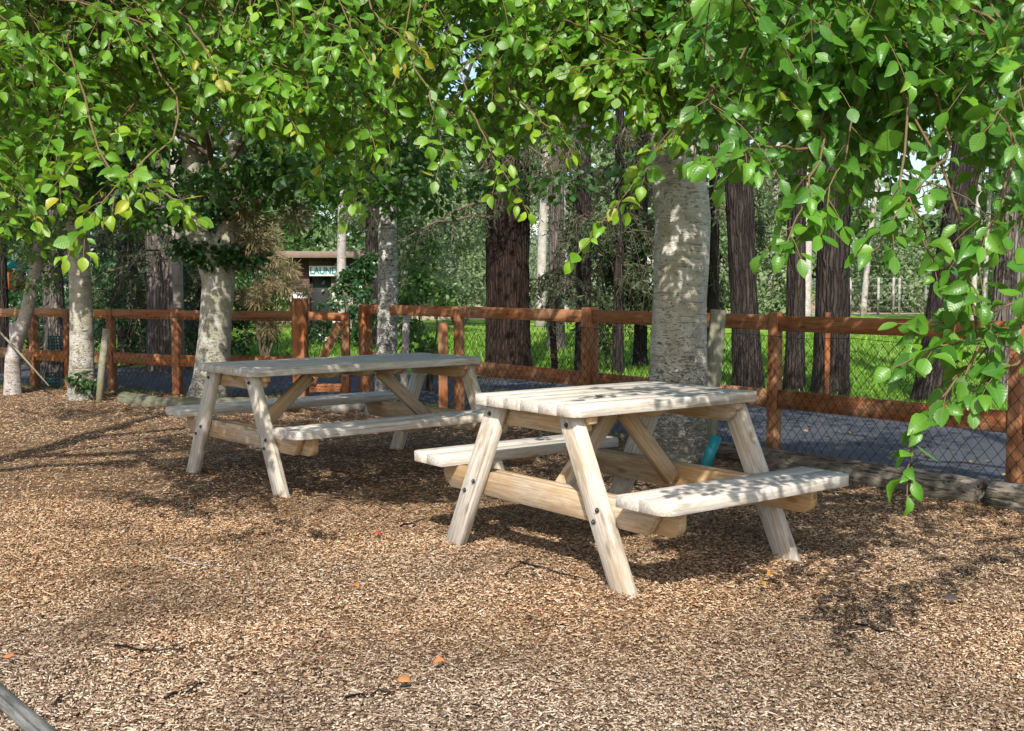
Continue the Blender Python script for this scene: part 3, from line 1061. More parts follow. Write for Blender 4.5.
# ------------------------------------------------------------------ leaves
LEAF = np.array([(0.00, 0.00, 0.0), (0.13, 0.165, 0.055), (0.13, 0.0, 0.0), (0.13, -0.165, 0.055),
                 (0.36, 0.315, 0.10), (0.36, 0.0, 0.0), (0.36, -0.315, 0.08),
                 (0.62, 0.305, 0.07), (0.62, 0.0, -0.04), (0.62, -0.305, 0.09),
                 (0.84, 0.17, -0.05), (0.84, 0.0, -0.10), (0.84, -0.17, -0.03), (1.0, 0.0, -0.18)])
LF3 = [(0, 2, 1), (0, 3, 2), (10, 11, 13), (11, 12, 13)]
LF4 = [(1, 2, 5, 4), (2, 3, 6, 5), (4, 5, 8, 7), (5, 6, 9, 8), (7, 8, 11, 10), (8, 9, 12, 11)]
LEAF_S = np.array([(0.0, 0.0, 0.0), (0.30, 0.30, 0.05), (0.30, -0.30, 0.05), (0.68, 0.27, 0.0), (0.68, -0.27, 0.0), (1.0, 0.0, -0.12)])
LS3 = [(0, 2, 1), (3, 4, 5)]
LS4 = [(1, 2, 4, 3)]


class Leaves:
    def __init__(self):
        self.p, self.d, self.n, self.s, self.r = [], [], [], [], []

    def add(self, p, d, n, s, r):
        self.p.append(p)
        self.d.append(d)
        self.n.append(n)
        self.s.append(s)
        self.r.append(r)

    def addn(self, p, d, n, s, r):
        self.p.extend(p)
        self.d.extend(d)
        self.n.extend(n)
        self.s.extend(s)
        self.r.extend(r)

    def gap(self, gaps):
        """open the crown where the sun reaches the ground: gaps = [(x0, x1, y0, y1, ground z, keep)]"""
        P = np.array(self.p, float).reshape(-1, 3)
        keep = np.ones(len(P), bool)
        for x0, x1, y0, y1, gz, kp, *zm in gaps:
            t = (P[:, 2] - gz) / to_sun.z
            gx, gy = P[:, 0] - to_sun.x * t, P[:, 1] - to_sun.y * t
            w = 0.18 * np.array([mnoise.noise(Vector((a * 1.3, b * 1.3, 0))) for a, b in zip(gx, gy)])
            hit = (gx > x0 + w) & (gx < x1 + w) & (gy > y0 + w) & (gy < y1 + w) & (P[:, 2] > (zm[0] if zm else 2.25))
            keep &= ~(hit & (RNG.random(len(P)) > kp))
        for nm in ('p', 'd', 'n', 's', 'r'):
            a = getattr(self, nm)
            setattr(self, nm, [q for q, k in zip(a, keep) if k])

    def mesh(self, name, mat, parent, origin, fine=True, wid=1.0):
        T, t3, t4 = (LEAF, LF3, LF4) if fine else (LEAF_S, LS3, LS4)
        p, d, n = (np.array(a, float).reshape(-1, 3) for a in (self.p, self.d, self.n))
        s, r = np.array(self.s, float), np.array(self.r, float)
        k = len(p)
        d /= np.linalg.norm(d, axis=1, keepdims=True) + 1e-9
        n = n - d * (n * d).sum(1, keepdims=True)
        n /= np.linalg.norm(n, axis=1, keepdims=True) + 1e-9
        b = np.cross(n, d)
        wv = (0.68 + 0.52 * RNG.random(k)) * wid
        cv = -0.6 + 3.2 * RNG.random(k)
        V = p[:, None] - np.asarray(origin)[None, None] + s[:, None, None] * (
            T[None, :, 0:1] * d[:, None] + T[None, :, 1:2] * b[:, None] * wv[:, None, None] + T[None, :, 2:3] * n[:, None] * cv[:, None, None])
        m = len(T)
        off = (np.arange(k) * m)[:, None, None]
        f3 = (np.array(t3)[None] + off).reshape(-1)
        f4 = (np.array(t4)[None] + off).reshape(-1)
        luv = np.tile(T * np.array([1, 1, 0]), (k, 1))
        rr = np.repeat(r, m)
        return np_mesh(name, V.reshape(-1, 3), np.concatenate([f3, f4]), np.concatenate([np.full(len(t3) * k, 3), np.full(len(t4) * k, 4)]), mat, parent,
                       {'luv': ('FLOAT_VECTOR', 'POINT', luv), 'rnd': ('FLOAT', 'POINT', rr)}, True)


def unit(v):
    return v / (np.linalg.norm(v) + 1e-9)


def twig_leaves(lv, pts, step, size, rbase, yellow, face=(0, -0.50, 0.68), start=0.1):
    """alternate leaves along a twig"""
    P = np.array(pts)
    seg = np.linalg.norm(np.diff(P, axis=0), axis=1)
    cum = np.concatenate([[0], np.cumsum(seg)])
    L = cum[-1]
    s = L * start + step * random.random()
    side = random.choice((-1, 1))
    face = np.array(face)
    while s < L:
        i = min(np.searchsorted(cum, s, 'right') - 1, len(seg) - 1)
        f = (s - cum[i]) / max(seg[i], 1e-6)
        q = P[i] + (P[i + 1] - P[i]) * f
        d = unit(P[i + 1] - P[i])
        lat = unit(np.cross(d, np.array((0, 0, 1.0))) + RNG.normal(0, 0.15, 3))
        n = unit(face + RNG.normal(0, 0.5, 3))
        ld = unit(d * 0.6 + lat * side * 0.9 + np.array((0, 0, -0.14)) + RNG.normal(0, 0.30, 3))
        sz = size * (0.45 + 0.8 * random.random()) * (0.8 + 0.3 * min(1, (L - s) / 0.1))
        tipf = 1.0 - (L - s) / max(L, 1e-6)
        r = min(1.0, max(0.0, rbase + RNG.normal(0, 0.16) + yellow * tipf))
        lv.add(q + ld * 0.008, ld, n, sz, r)
        side = -side
        s += step * (0.7 + 0.6 * random.random())
    # the leaf at the tip
    d = unit(P[-1] - P[-2])
    lv.add(P[-1], unit(d + np.array((0, 0, -0.3))), unit(face + RNG.normal(0, 0.3, 3)), size * 0.85, min(1, max(0, rbase + yellow)))


def bez(a, c, b, n):
    t = np.linspace(0, 1, n)[:, None]
    return (1 - t) ** 2 * a + 2 * t * (1 - t) * c + t * t * b


def spray(lv, tw, base, tip, size=0.075, rb=0.45, yel=0.2, nside=9, slen=0.3, step=0.036, origin=(0, 0, 0), thick=0.0045, arch=0.12):
    base, tip = np.array(base, float), np.array(tip, float)
    L = np.linalg.norm(tip - base)
    c = (base + tip) / 2 + np.array((0, 0, arch * L)) + RNG.normal(0, 0.04 * L, 3)
    ax = bez(base, c, tip, 12)
    ax += np.cumsum(RNG.normal(0, 0.006, ax.shape), axis=0)
    o = np.array(origin)
    tw.tube([Vector(p - o) for p in ax], list(np.linspace(thick, 0.0016, 12)), 5, False)
    twig_leaves(lv, ax[4:], step, size, rb, yel, start=0.0)
    sd_ = random.choice((-1, 1))
    for k in range(nside):
        t = 0.12 + 0.80 * (k + random.random() * 0.8) / nside
        i = int(t * 11)
        p = ax[i]
        d = unit(ax[min(i + 1, 11)] - ax[max(i - 1, 0)])
        lat = unit(np.cross(d, np.array((0, 0, 1.0))))
        up = np.cross(lat, d)
        out = unit(d * 0.75 + lat * sd_ * (0.5 + 0.5 * random.random()) + up * RNG.normal(0.0, 0.35))
        ln = slen * (0.45 + 0.75 * random.random()) * (1 - 0.45 * t)
        e = p + out * ln + np.array((0, 0, -0.22 * ln - 0.2 * ln * random.random()))
        sp = bez(p, p + out * ln * 0.55 + np.array((0, 0, 0.04 * ln)), e, 6)
        tw.tube([Vector(q - o) for q in sp], list(np.linspace(thick * 0.45, 0.0012, 6)), 4, False)
        twig_leaves(lv, sp, step, size, rb, yel)
        sd_ = -sd_


def cloud(lv, centres, rad, n, size, up=(0, -0.35, 0.7), rb=0.5, flat=0.6, spread=0.3):
    """n leaves in clumps round the given centres"""
    C = np.array(centres, float).reshape(-1, 3)
    idx = RNG.integers(0, len(C), n)
    off = RNG.normal(0, 1, (n, 3))
    off /= np.maximum(np.linalg.norm(off, axis=1, keepdims=True), 1e-6)
    rr = np.array(rad) if hasattr(rad, '__len__') else np.full(len(C), rad)
    off *= (RNG.random(n) ** 0.45 * rr[idx])[:, None]
    off[:, 2] *= flat
    P = C[idx] + off
    N = np.array(up) + RNG.normal(0, 0.5, (n, 3))
    D = off + RNG.normal(0, 0.25, (n, 3)) * rr[idx][:, None] + np.array((0, 0, -0.35)) * rr[idx][:, None]
    cl = RNG.normal(0, 0.14, len(C))
    S = size * (0.6 + 0.7 * RNG.random(n))
    Rn = np.clip(rb + cl[idx] + RNG.normal(0, 0.17, n), 0, 1)
    lv.addn(list(P), list(D), list(N), list(S), list(Rn))


def trunk_mesh(pts, rad, n=22, flare=0.0, lobes=0.0, rough=0.05, sub=6, seed=0.0, flare_h=0.35):
    P, Rr = [], []
    cum = 0.0
    pts = [Vector(p) for p in pts]
    for i, (a, b) in enumerate(zip(pts, pts[1:])):
        for k in range(sub):
            t = k / sub
            P.append(a.lerp(b, t))
            Rr.append(rad[i] + (rad[i + 1] - rad[i]) * t)
    P.append(pts[-1])
    Rr.append(rad[-1])
    # smooth the bends a little
    for _ in range(2):
        P = [P[0]] + [(P[i - 1] + P[i] * 2 + P[i + 1]) / 4 for i in range(1, len(P) - 1)] + [P[-1]]
    s = 0.0
    R2 = []
    for i, p in enumerate(P):
        if i:
            s += (p - P[i - 1]).length
        R2.append(Rr[i] * (1 + flare * math.exp(-s / flare_h)))

    def fn(th, s):
        v = Vector((math.cos(th) * 1.3 + seed, math.sin(th) * 1.3, s * 1.2))
        f = 1 + rough * 1.6 * mnoise.noise(v) + rough * mnoise.noise(v * 3.1)
        f += flare * 0.35 * math.exp(-s / (flare_h * 0.9)) * math.sin(th * 5 + seed)
        f += lobes * math.cos(2 * th + seed)
        return f
    m = MB()
    m.tube(P, R2, n, True, None, fn)
    return m, P


# ---- birches this side of the fence
def tree_thing(name, label, base, cat='tree', group=None):
    return thing(name, label, cat, base, 0, group)


def limb_to(mb_, a, b, r0, r1, sag=0.15):
    a, b = np.array(a, float), np.array(b, float)
    L = np.linalg.norm(b - a)
    pts = bez(a, (a + b) / 2 + np.array((0, 0, sag * L)) + RNG.normal(0, 0.05 * L, 3), b, 9)
    pts[1:-1] += RNG.normal(0, 0.012 * L, (7, 3))
    mb_.tube([Vector(p) for p in pts], list(np.linspace(r0, r1, 9)), 8, False)
    return pts


LAWN_GAP = [(-2.0, 10.0, 14.0, 26.0, 0.0, 0.30)]
GAP_BACK = LAWN_GAP + [(-3.4, -2.7, 11.0, 12.2, 0.7, 0.3), (-1.6, -1.0, 11.5, 12.4, 0.8, 0.3), (14, 15, 0, 1, 0, 1)]


def crown_canopy(root, base, mat, nleaf, centre, ext, size, z0, rb=0.45, nclump=45):
    """upper crown: leafy clumps carried by limbs, seen mostly from below"""
    lv = Leaves()
    cs, rs = [], []
    for _ in range(nclump):
        a = random.uniform(0, 2 * PI)
        q = math.sqrt(random.random())
        x = centre[0] + ext[0] * q * math.cos(a)
        y = centre[1] + ext[1] * q * math.sin(a)
        z = z0 + ext[2] * random.random() ** 0.9 * (1.25 - 0.8 * q)
        cs.append((x, y, z))
        rs.append(random.uniform(0.3, 0.62))
    cloud(lv, cs, rs, nleaf, size, rb=rb)
    return lv, cs


# main birch in front of the fence, right of centre
b4 = Vector((1.125, 7.62, 0.0))
T4 = tree_thing('birch_tree', 'thick silvery birch with a double fluted trunk directly behind the nearer table', b4, group='birches this side of the fence')
tm, P4 = trunk_mesh([(0, 0, -0.1), (0.0, 0, 0.4), (-0.005, 0, 1.0), (0.02, 0, 1.7), (-0.03, 0.05, 2.3), (-0.1, 0.1, 3.2), (0.0, 0.15, 4.6), (0.1, 0.2, 6.2)],
                    [0.18, 0.172, 0.170, 0.175, 0.15, 0.12, 0.09, 0.05], 32, 0.30, 0.08, 0.06, 7, 2.2)
tm.build('trunk', M['birch_main'], T4, True)

b2 = Vector((-3.05, 11.55, 0.0))
T2 = tree_thing('birch_tree', 'pale forked birch with dark ivy at its fork, left of the longer table', b2, group='birches this side of the fence')
tm, _ = trunk_mesh([(-0.10, 0, -0.1), (-0.03, 0, 0.25), (0.02, 0, 0.9), (0.06, 0, 1.25), (0.02, 0, 1.5)], [0.19, 0.17, 0.155, 0.165, 0.185], 26, 0.28, 0.0, 0.06, 6, 5.5)
for pts_, r_ in (([(0.02, 0, 1.42), (-0.16, 0.0, 1.75), (-0.24, 0.05, 2.2), (-0.15, 0.1, 3.2), (-0.3, 0.2, 4.8)], [0.15, 0.12, 0.10, 0.085, 0.04]),
                 ([(0.06, 0, 1.42), (0.16, 0.05, 1.8), (0.18, 0.1, 2.3), (0.35, 0.1, 3.4), (0.5, 0.2, 5.0)], [0.14, 0.10, 0.09, 0.07, 0.035])):
    m2, _ = trunk_mesh(pts_, r_, 20, 0, 0, 0.05, 6, 1.0)
    tm.add(m2.v, m2.f, m2.w)
tm.build('trunk', M['birch_grey'], T2, True)

b3 = Vector((-1.31, 11.95, 0.0))
T3 = tree_thing('birch_tree', 'slim white birch with black flecks beside the gate', b3, group='birches this side of the fence')
tm, _ = trunk_mesh([(-0.04, 0, -0.1), (-0.02, 0, 0.5), (0.0, 0, 1.2), (0.0, 0, 2.0), (0.06, 0.05, 3.2), (0.1, 0.1, 5.0)], [0.115, 0.108, 0.104, 0.098, 0.075, 0.04], 22, 0.15, 0, 0.05, 6, 8.0)
tm.build('trunk', M['birch_white'], T3, True)

b1 = Vector((-4.50, 11.8, 0.0))
T1 = tree_thing('birch_tree', 'thin grey birch with ivy round its foot near the left edge', b1, group='birches this side of the fence')
tm, _ = trunk_mesh([(-0.02, 0, -0.1), (0.0, 0, 0.5), (0.0, 0, 1.2), (-0.02, 0, 2.2), (0.05, 0.05, 3.4), (0.1, 0.1, 5.0)], [0.125, 0.115, 0.11, 0.105, 0.08, 0.04], 22, 0.3, 0, 0.06, 6, 11.0)
tm.build('trunk', M['birch_grey'], T1, True)
bS = Vector((-5.62, 12.6, 0.0))
TS = tree_thing('leaning_tree', 'slender pale tree leaning right at the far left of the fence', bS)
tm, _ = trunk_mesh([(0.02, 0, -0.1), (0.03, 0, 0.45), (0.22, 0, 0.95), (0.36, 0, 1.6), (0.42, 0.1, 2.6), (0.6, 0.2, 3.8)], [0.085, 0.078, 0.07, 0.058, 0.05, 0.03], 16, 0.25, 0, 0.06, 6, 14.0)
tm.build('trunk', M['pale_bark'], TS, True)

# ivy and fern growth on the forked birch and the foot of the left one
lv = Leaves()
cloud(lv, [b2 + Vector((-0.02, -0.12, 1.50)), b2 + Vector((0.2, -0.1, 1.55)), b2 + Vector((-0.22, -0.1, 1.6)), b2 + Vector((0.38, -0.05, 1.5)), b2 + Vector((-0.3, 0, 1.95)), b2 + Vector((0.1, -0.1, 2.0)),
           b2 + Vector((0.2, -0.1, 2.3)), b2 + Vector((-0.1, -0.05, 2.3))], 0.2, 1500, 0.075, rb=0.5, flat=0.55)
lv.mesh('ivy', M['leaf_ivy'], T2, b2, False)
lv = Leaves()
cloud(lv, [b2 + Vector((0.36, -0.15, 2.05)), b2 + Vector((0.42, -0.12, 1.85)), b2 + Vector((0.46, -0.12, 1.68)), b2 + Vector((0.85, -0.1, 1.95))], 0.15, 900, 0.09, up=(0, -1, 0.1), rb=0.5, flat=1.1)
lv.mesh('withered_ivy', M['dead'], T2, b2, False, wid=0.25)
lv = Leaves()
cloud(lv, [b1 + Vector((0.02, -0.12, 0.26)), b1 + Vector((0.1, -0.1, 0.2))], 0.12, 160, 0.06, rb=0.6)
lv.mesh('ivy', M['leaf_ivy'], T1, b1, False)
lv = Leaves()
cloud(lv, [bS + Vector((0.36, -0.05, 1.3)), bS + Vector((0.3, 0, 1.65)), bS + Vector((0.5, 0, 1.8)), bS + Vector((0.1, 0, 1.9)), bS + Vector((-0.2, 0, 1.7)), bS + Vector((-0.5, 0, 1.5)), bS + Vector((-0.75, 0, 1.35)), bS + Vector((-0.35, 0, 1.25))], 0.28, 1100, 0.065, rb=0.6)
lv.mesh('crown', M['leaf_mid'], TS, bS, False)


# ---- near overhanging crowns: three trees, their branches hang into the picture
def frame_px(p):
    d = p[1]
    return 512 + F * p[0] / d, 365.5 + F * (HC - p[2]) / d + F * PITCH


EDGE = [(-80, 215), (0, 215), (60, 205), (110, 185), (150, 165), (200, 150), (260, 145), (330, 160), (400, 150), (460, 150), (500, 165), (540, 140), (590, 95), (640, 115), (700, 150), (740, 150), (780, 190), (830, 205), (900, 195), (950, 210), (1000, 235), (1100, 250)]


def edge_y(px):
    for (a, ya), (b, yb) in zip(EDGE, EDGE[1:]):
        if a <= px <= b:
            return ya + (yb - ya) * (px - a) / (b - a)
    return 200


def overhang(root, origin, trunk_pts, leafmat, px0, px1, dlo, dhi, n, size, explicit, rb, yel, hub):
    lv, tw = Leaves(), MB()
    lim = MB()
    o = np.array(origin)
    hubs = []
    for h_, start, r0 in hub:
        pts = limb_to(lim, np.array(start) - o, np.array(h_) - o, r0, 0.014, 0.12)
        hubs.append(pts[3:] + o)
    hubs = np.concatenate(hubs)
    k = 0
    tries = 0
    while k < n and tries < n * 30:
        tries += 1
        px = random.uniform(px0, px1)
        d = random.uniform(dlo, dhi)
        py = random.uniform(-150, edge_y(px) - 6)
        if 893 < px < 962 and 105 < py < 200:
            continue
        tip = np.array(at(px, py, d))
        if mnoise.noise(Vector(tip) * 1.5 + Vector((px0, 0, 3))) < 0.0 and random.random() < 0.85:
            continue
        # the spray comes down from behind or the side, towards the nearest limb
        j = np.argmin(np.linalg.norm(hubs - tip, axis=1) + RNG.random(len(hubs)) * 0.8)
        v = (hubs[j] - tip) * np.array((1, 1, 0.45)) + RNG.normal(0, 0.45, 3) * np.array((1, 1, 0.3))
        v *= np.linalg.norm(hubs[j] - tip) / max(0.2, np.linalg.norm(v))
        dist = np.linalg.norm(v)
        L = min(dist, random.uniform(0.7, 1.15))
        base = tip + unit(unit(v) + np.array((0, 0, 0.30))) * L
        spray(lv, tw, base, tip, size * random.uniform(0.85, 1.1), rb + RNG.normal(0, 0.11), yel * random.random() ** 2, 9, 0.30, 0.031, origin)
        if dist > L + 0.2:
            mid = (base + hubs[j]) / 2 + np.array((0, 0, 0.08))
            tw.tube([Vector(q - o) for q in bez(hubs[j], mid, base, 6)], list(np.linspace(0.0045, 0.004, 6)), 5, False)
        k += 1
    for (bx, by, bd), (tx, ty, td), ns, sl, yl in explicit:
        base, tip = np.array(at(bx, by, bd)), np.array(at(tx, ty, td))
        spray(lv, tw, base, tip, size, rb + 0.05, yl * 0.8, ns, sl, 0.033, origin, 0.0042, 0.06)
        j = np.argmin(np.linalg.norm(hubs - base, axis=1) + RNG.random(len(hubs)) * 0.9)
        cv = bez(hubs[j], base + (base - tip) * 0.8 + RNG.normal(0, 0.08, 3), base, 9)
        cv[1:-1] += RNG.normal(0, 0.012, (7, 3))
        tw.tube([Vector(q - o) for q in cv], list(np.linspace(0.0045, 0.004, 9)), 5, False)
        twig_leaves(lv, cv[2:], 0.05, size, rb, 0.0)
    lim.build('limb', M['limb'], root, True)
    tw.build('twigs', M['twig'], root, True)
    return lv


# left tree, trunk outside the photo
bA = Vector((-4.0, 4.6, 0.0))
TA = tree_thing('leafy_tree', 'glossy leaved tree whose branches hang in from the upper left', bA, group='leafy trees overhanging the tables')
tm, _ = trunk_mesh([(0, 0, -0.1), (0.02, 0, 1.0), (0.1, 0, 2.2), (0.2, 0.1, 3.6), (0.2, 0.2, 6.0)], [0.16, 0.14, 0.125, 0.1, 0.05], 22, 0.3, 0, 0.05, 6, 21.0)
tm.build('trunk', M['birch_grey'], TA, True)
expA = [((190, 20, 4.3), (220, 78, 4.1), 3, 0.12, 0.6), ((250, 40, 4.4), (298, 132, 4.2), 5, 0.16, 0.3), ((160, 150, 4.0), (72, 262, 3.8), 6, 0.16, 0.45),
        ((120, 175, 3.9), (192, 216, 3.75), 6, 0.14, 0.3), ((40, 90, 4.6), (62, 200, 4.4), 6, 0.2, 0.25), ((310, 60, 4.8), (325, 195, 4.6), 6, 0.18, 0.25),
        ((-30, 150, 4.2), (30, 225, 4.1), 5, 0.2, 0.35), ((10, 190, 5.5), (25, 245, 5.4), 5, 0.2, 0.2), ((350, 30, 4.6), (352, 160, 4.5), 6, 0.2, 0.2)]
hubA = [((-1.9, 5.0, 2.55), (-3.9, 4.6, 2.3), 0.05), ((-1.0, 5.4, 2.95), (-3.85, 4.6, 2.9), 0.06), ((-2.4, 6.6, 2.7), (-3.85, 4.65, 2.6), 0.05), ((-0.6, 6.6, 3.4), (-3.8, 4.7, 3.6), 0.06)]
lvA = overhang(TA, bA, None, None, -60, 385, 4.0, 6.6, 290, 0.060, expA, 0.50, 0.25, hubA)
lv2, cs = crown_canopy(TA, bA, None, 3400, (-2.6, 7.0), (2.5, 1.8, 2.3), 0.085, 3.3, 0.45, 46)
lvA.addn(lv2.p, lv2.d, lv2.n, lv2.s, lv2.r)
GAPS = [(-6, -1.5, 9.2, 10.3, 0.0, 0.35), (-1.6, 0.0, 5.5, 9.2, 0.7, 0.6), (-2.3, -1.2, 6.0, 7.2, 0.3, 0.4), (-0.2, 1.4, 4.2, 6.6, 0.7, 0.5), (0.75, 1.5, 7.1, 8.0, 1.3, 0.3, 1.95), (-3.4, -2.7, 11.0, 12.0, 0.7, 0.3), (-1.6, -1.0, 11.5, 12.4, 0.8, 0.3)] + LAWN_GAP
lvA.gap(GAPS)
lvA.mesh('crown', M['leaf_sun'], TA, bA)

# middle: the main birch's own crown
exp4 = [((400, 60, 4.7), (345, 215, 4.6), 7, 0.2, 0.3), ((520, 100, 4.7), (563, 152, 4.5), 5, 0.16, 0.4), ((470, 110, 4.8), (528, 205, 4.6), 6, 0.16, 0.25), ((430, 90, 4.7), (470, 180, 4.5), 6, 0.18, 0.25),
        ((690, 60, 4.4), (560, 66, 4.3), 6, 0.18, 0.35), ((720, 80, 4.3), (573, 262, 4.1), 8, 0.14, 0.3), ((620, 40, 4.8), (640, 120, 4.7), 5, 0.2, 0.2), ((380, 20, 4.4), (425, 60, 4.3), 4, 0.12, 0.7)]
hub4 = [((0.5, 5.2, 2.35), (1.1, 7.62, 2.2), 0.05), ((-0.4, 5.3, 2.7), (1.08, 7.62, 2.9), 0.055), ((-0.9, 6.6, 2.9), (1.05, 7.65, 3.3), 0.05), ((1.7, 5.6, 2.6), (1.1, 7.62, 2.6), 0.045), ((0.1, 6.8, 2.5), (1.1, 7.65, 2.45), 0.035)]
lv4 = overhang(T4, b4, None, None, 350, 730, 4.6, 7.0, 265, 0.064, exp4, 0.48, 0.22, hub4)
lv2, cs = crown_canopy(T4, b4, None, 4200, (0.3, 7.2), (2.8, 1.8, 2.8), 0.09, 3.3, 0.4, 55)
lv4.addn(lv2.p, lv2.d, lv2.n, lv2.s, lv2.r)
lv4.gap(GAPS)
lv4.mesh('crown', M['leaf_sun'], T4, b4)

# right tree, trunk outside the photo
bB = Vector((3.6, 3.6, 0.0))
TB = tree_thing('leafy_tree', 'glossy leaved tree whose large leaved branches hang low on the right', bB, group='leafy trees overhanging the tables')
tm, _ = trunk_mesh([(0, 0, -0.1), (-0.02, 0, 1.0), (-0.05, 0, 2.2), (-0.1, 0.1, 3.6), (-0.2, 0.2, 6.0)], [0.15, 0.13, 0.115, 0.09, 0.05], 22, 0.3, 0, 0.05, 6, 31.0)
tm.build('trunk', M['birch_grey'], TB, True)
expB = [((1020, 325, 3.0), (888, 365, 2.9), 7, 0.11, 0.2), ((1030, 300, 3.05), (905, 330, 3.0), 6, 0.12, 0.2), ((1040, 340, 2.95), (960, 405, 2.9), 5, 0.10, 0.15), ((965, 375, 2.95), (921, 492, 2.85), 5, 0.055, 0.15), ((1050, 300, 3.1), (965, 375, 2.95), 4, 0.12, 0.2),
        ((740, 60, 3.3), (800, 110, 3.1), 4, 0.12, 0.5), ((790, 150, 3.2), (700, 165, 3.0), 6, 0.14, 0.3), ((860, 90, 3.3), (815, 235, 3.1), 7, 0.16, 0.2), ((930, 170, 3.1), (850, 262, 3.0), 6, 0.13, 0.15),
        ((1000, 200, 3.0), (955, 280, 2.9), 6, 0.15, 0.2), ((900, 180, 3.1), (945, 300, 3.0), 4, 0.10, 0.15), ((1060, 60, 3.0), (990, 130, 2.9), 6, 0.18, 0.2), ((820, 160, 3.2), (775, 245, 3.1), 6, 0.12, 0.25),
        ((1060, 180, 2.9), (1010, 300, 2.8), 6, 0.16, 0.2)]
hubB = [((1.0, 3.4, 2.15), (3.55, 3.6, 2.2), 0.045), ((1.2, 4.4, 2.6), (3.5, 3.65, 2.6), 0.05), ((2.0, 3.0, 1.95), (3.57, 3.6, 1.8), 0.03), ((2.2, 5.2, 2.7), (3.5, 3.65, 3.0), 0.05)]
lvB = overhang(TB, bB, None, None, 690, 1090, 3.1, 5.6, 165, 0.066, expB, 0.42, 0.22, hubB)
lv2, cs = crown_canopy(TB, bB, None, 2000, (2.6, 6.0), (2.0, 1.8, 2.6), 0.09, 3.2, 0.4, 45)
lvB.addn(lv2.p, lv2.d, lv2.n, lv2.s, lv2.r)
lv2, cs = crown_canopy(TB, bB, None, 1100, (2.3, 2.75), (1.1, 1.0, 0.9), 0.085, 2.75, 0.4, 24)
lvB.addn(lv2.p, lv2.d, lv2.n, lv2.s, lv2.r)
lvB.gap([(0.7, 1.5, 7.1, 8.0, 1.3, 0.3, 1.95)] + LAWN_GAP)
lvB.mesh('crown', M['leaf_cool'], TB, bB)

# crowns of the three farther birches
for root, b, c, e, n, z0 in ((T2, b2, (-3.0, 11.0), (2.2, 1.5, 3.2), 11000, 2.3), (T3, b3, (-0.9, 11.4), (2.0, 1.4, 3.0), 9500, 2.4), (T1, b1, (-5.2, 11.4), (1.9, 1.3, 3.0), 9000, 2.2)):
    lv, cs = crown_canopy(root, b, None, n, c, e, 0.10, z0, 0.5, 60)
    # some lower hanging clumps
    low = [(c[0] + random.uniform(-e[0], e[0]), c[1] + random.uniform(-1, 0.5), z0 - random.uniform(0.0, 0.35)) for _ in range(14)]
    cloud(lv, low, 0.3, 900, 0.09)
    lm = MB()
    for q in cs[:10]:
        limb_to(lm, (0, 0, random.uniform(2.0, 3.6)), Vector(q) - b, 0.03, 0.006, 0.1)
    lm.build('limb', M['limb'], root, True)
    lv.gap(GAP_BACK)
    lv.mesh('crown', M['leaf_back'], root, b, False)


# ------------------------------------------------------------------ conifers beyond the fence
def conifer(label, px, py_base, w_px, mat, Y=None, lean=0.0, flare=0.5, nb=16, zb=(1.6, 6.5), droop=0.5, blen=2.0, needles=True, group='dark conifers beyond the path', h=9.0, dens=1.0):
    Y = Y or 1387.0 / (py_base - 285.5)
    b = at(px, py_base, Y)
    b.z = -0.03
    r = w_px / 2 / F * Y
    root = tree_thing('conifer_tree', label, b, group=group)
    tm, _ = trunk_mesh([(0, 0, -0.1), (lean * 0.1, 0, 0.6), (lean * 0.35, 0, 2.0), (lean * 0.7, 0, 4.0), (lean, 0, h)], [r * 1.08, r * 1.02, r, r * 0.88, r * 0.35], 24, flare, 0, 0.07, 7, px * 0.13, 0.3)
    tm.build('trunk', mat, root, True)
    br, lv = MB(), Leaves()
    for i in range(nb):
        z = zb[0] + (zb[1] - zb[0]) * (i + random.random()) / nb
        a = random.uniform(0, 2 * PI)
        L = blen * random.uniform(0.55, 1.1) * (1 - 0.04 * z)
        d = np.array((math.cos(a), math.sin(a), 0))
        p0 = np.array((lean * z / h, 0, z))
        e = p0 + d * L + np.array((0, 0, -droop * L * random.uniform(0.5, 1.1)))
        pts = bez(p0, p0 + d * L * 0.55 + np.array((0, 0, 0.06 * L)), e, 9)
        pts[1:] += RNG.normal(0, 0.02, pts[1:].shape)
        br.tube([Vector(q) for q in pts], list(np.linspace(max(0.012, r * 0.09), 0.004, 9)), 5, False)
        if needles:
            for k in range(int(26 * dens)):
                t = random.uniform(0.18, 1.0)
                q = pts[int(t * 8)] + RNG.normal(0, 0.03, 3)
                side = np.cross(d, (0, 0, 1)) * random.choice((-1, 1)) * random.uniform(0.05, 0.5) * (1.1 - t)
                hang = np.array((0, 0, -random.uniform(0.12, 0.5)))
                tip = q + side + hang + d * random.uniform(0, 0.15)
                br.tube([Vector(q), Vector((q + tip) / 2 + np.array((0, 0, 0.02))), Vector(tip)], [0.004, 0.003, 0.0015], 3, False)
                nn = 11
                tt = RNG.random(nn)[:, None]
                P = q + (tip - q) * tt + np.asarray(b)
                D = unit(tip - q) * 0.5 + RNG.normal(0, 0.6, (nn, 3))
                lv.addn(list(P), list(D), list(RNG.normal(0, 1, (nn, 3)) + np.array((0, -0.4, 0.6))), list(0.06 + 0.06 * RNG.random(nn)), list(RNG.random(nn)))
    br.build('branches', M['limb'], root, True)
    if needles:
        if b.x > -1.5:
            lv.gap(LAWN_GAP)
        lv.mesh('crown', M['needle'], root, b, False, wid=0.33)
    return root


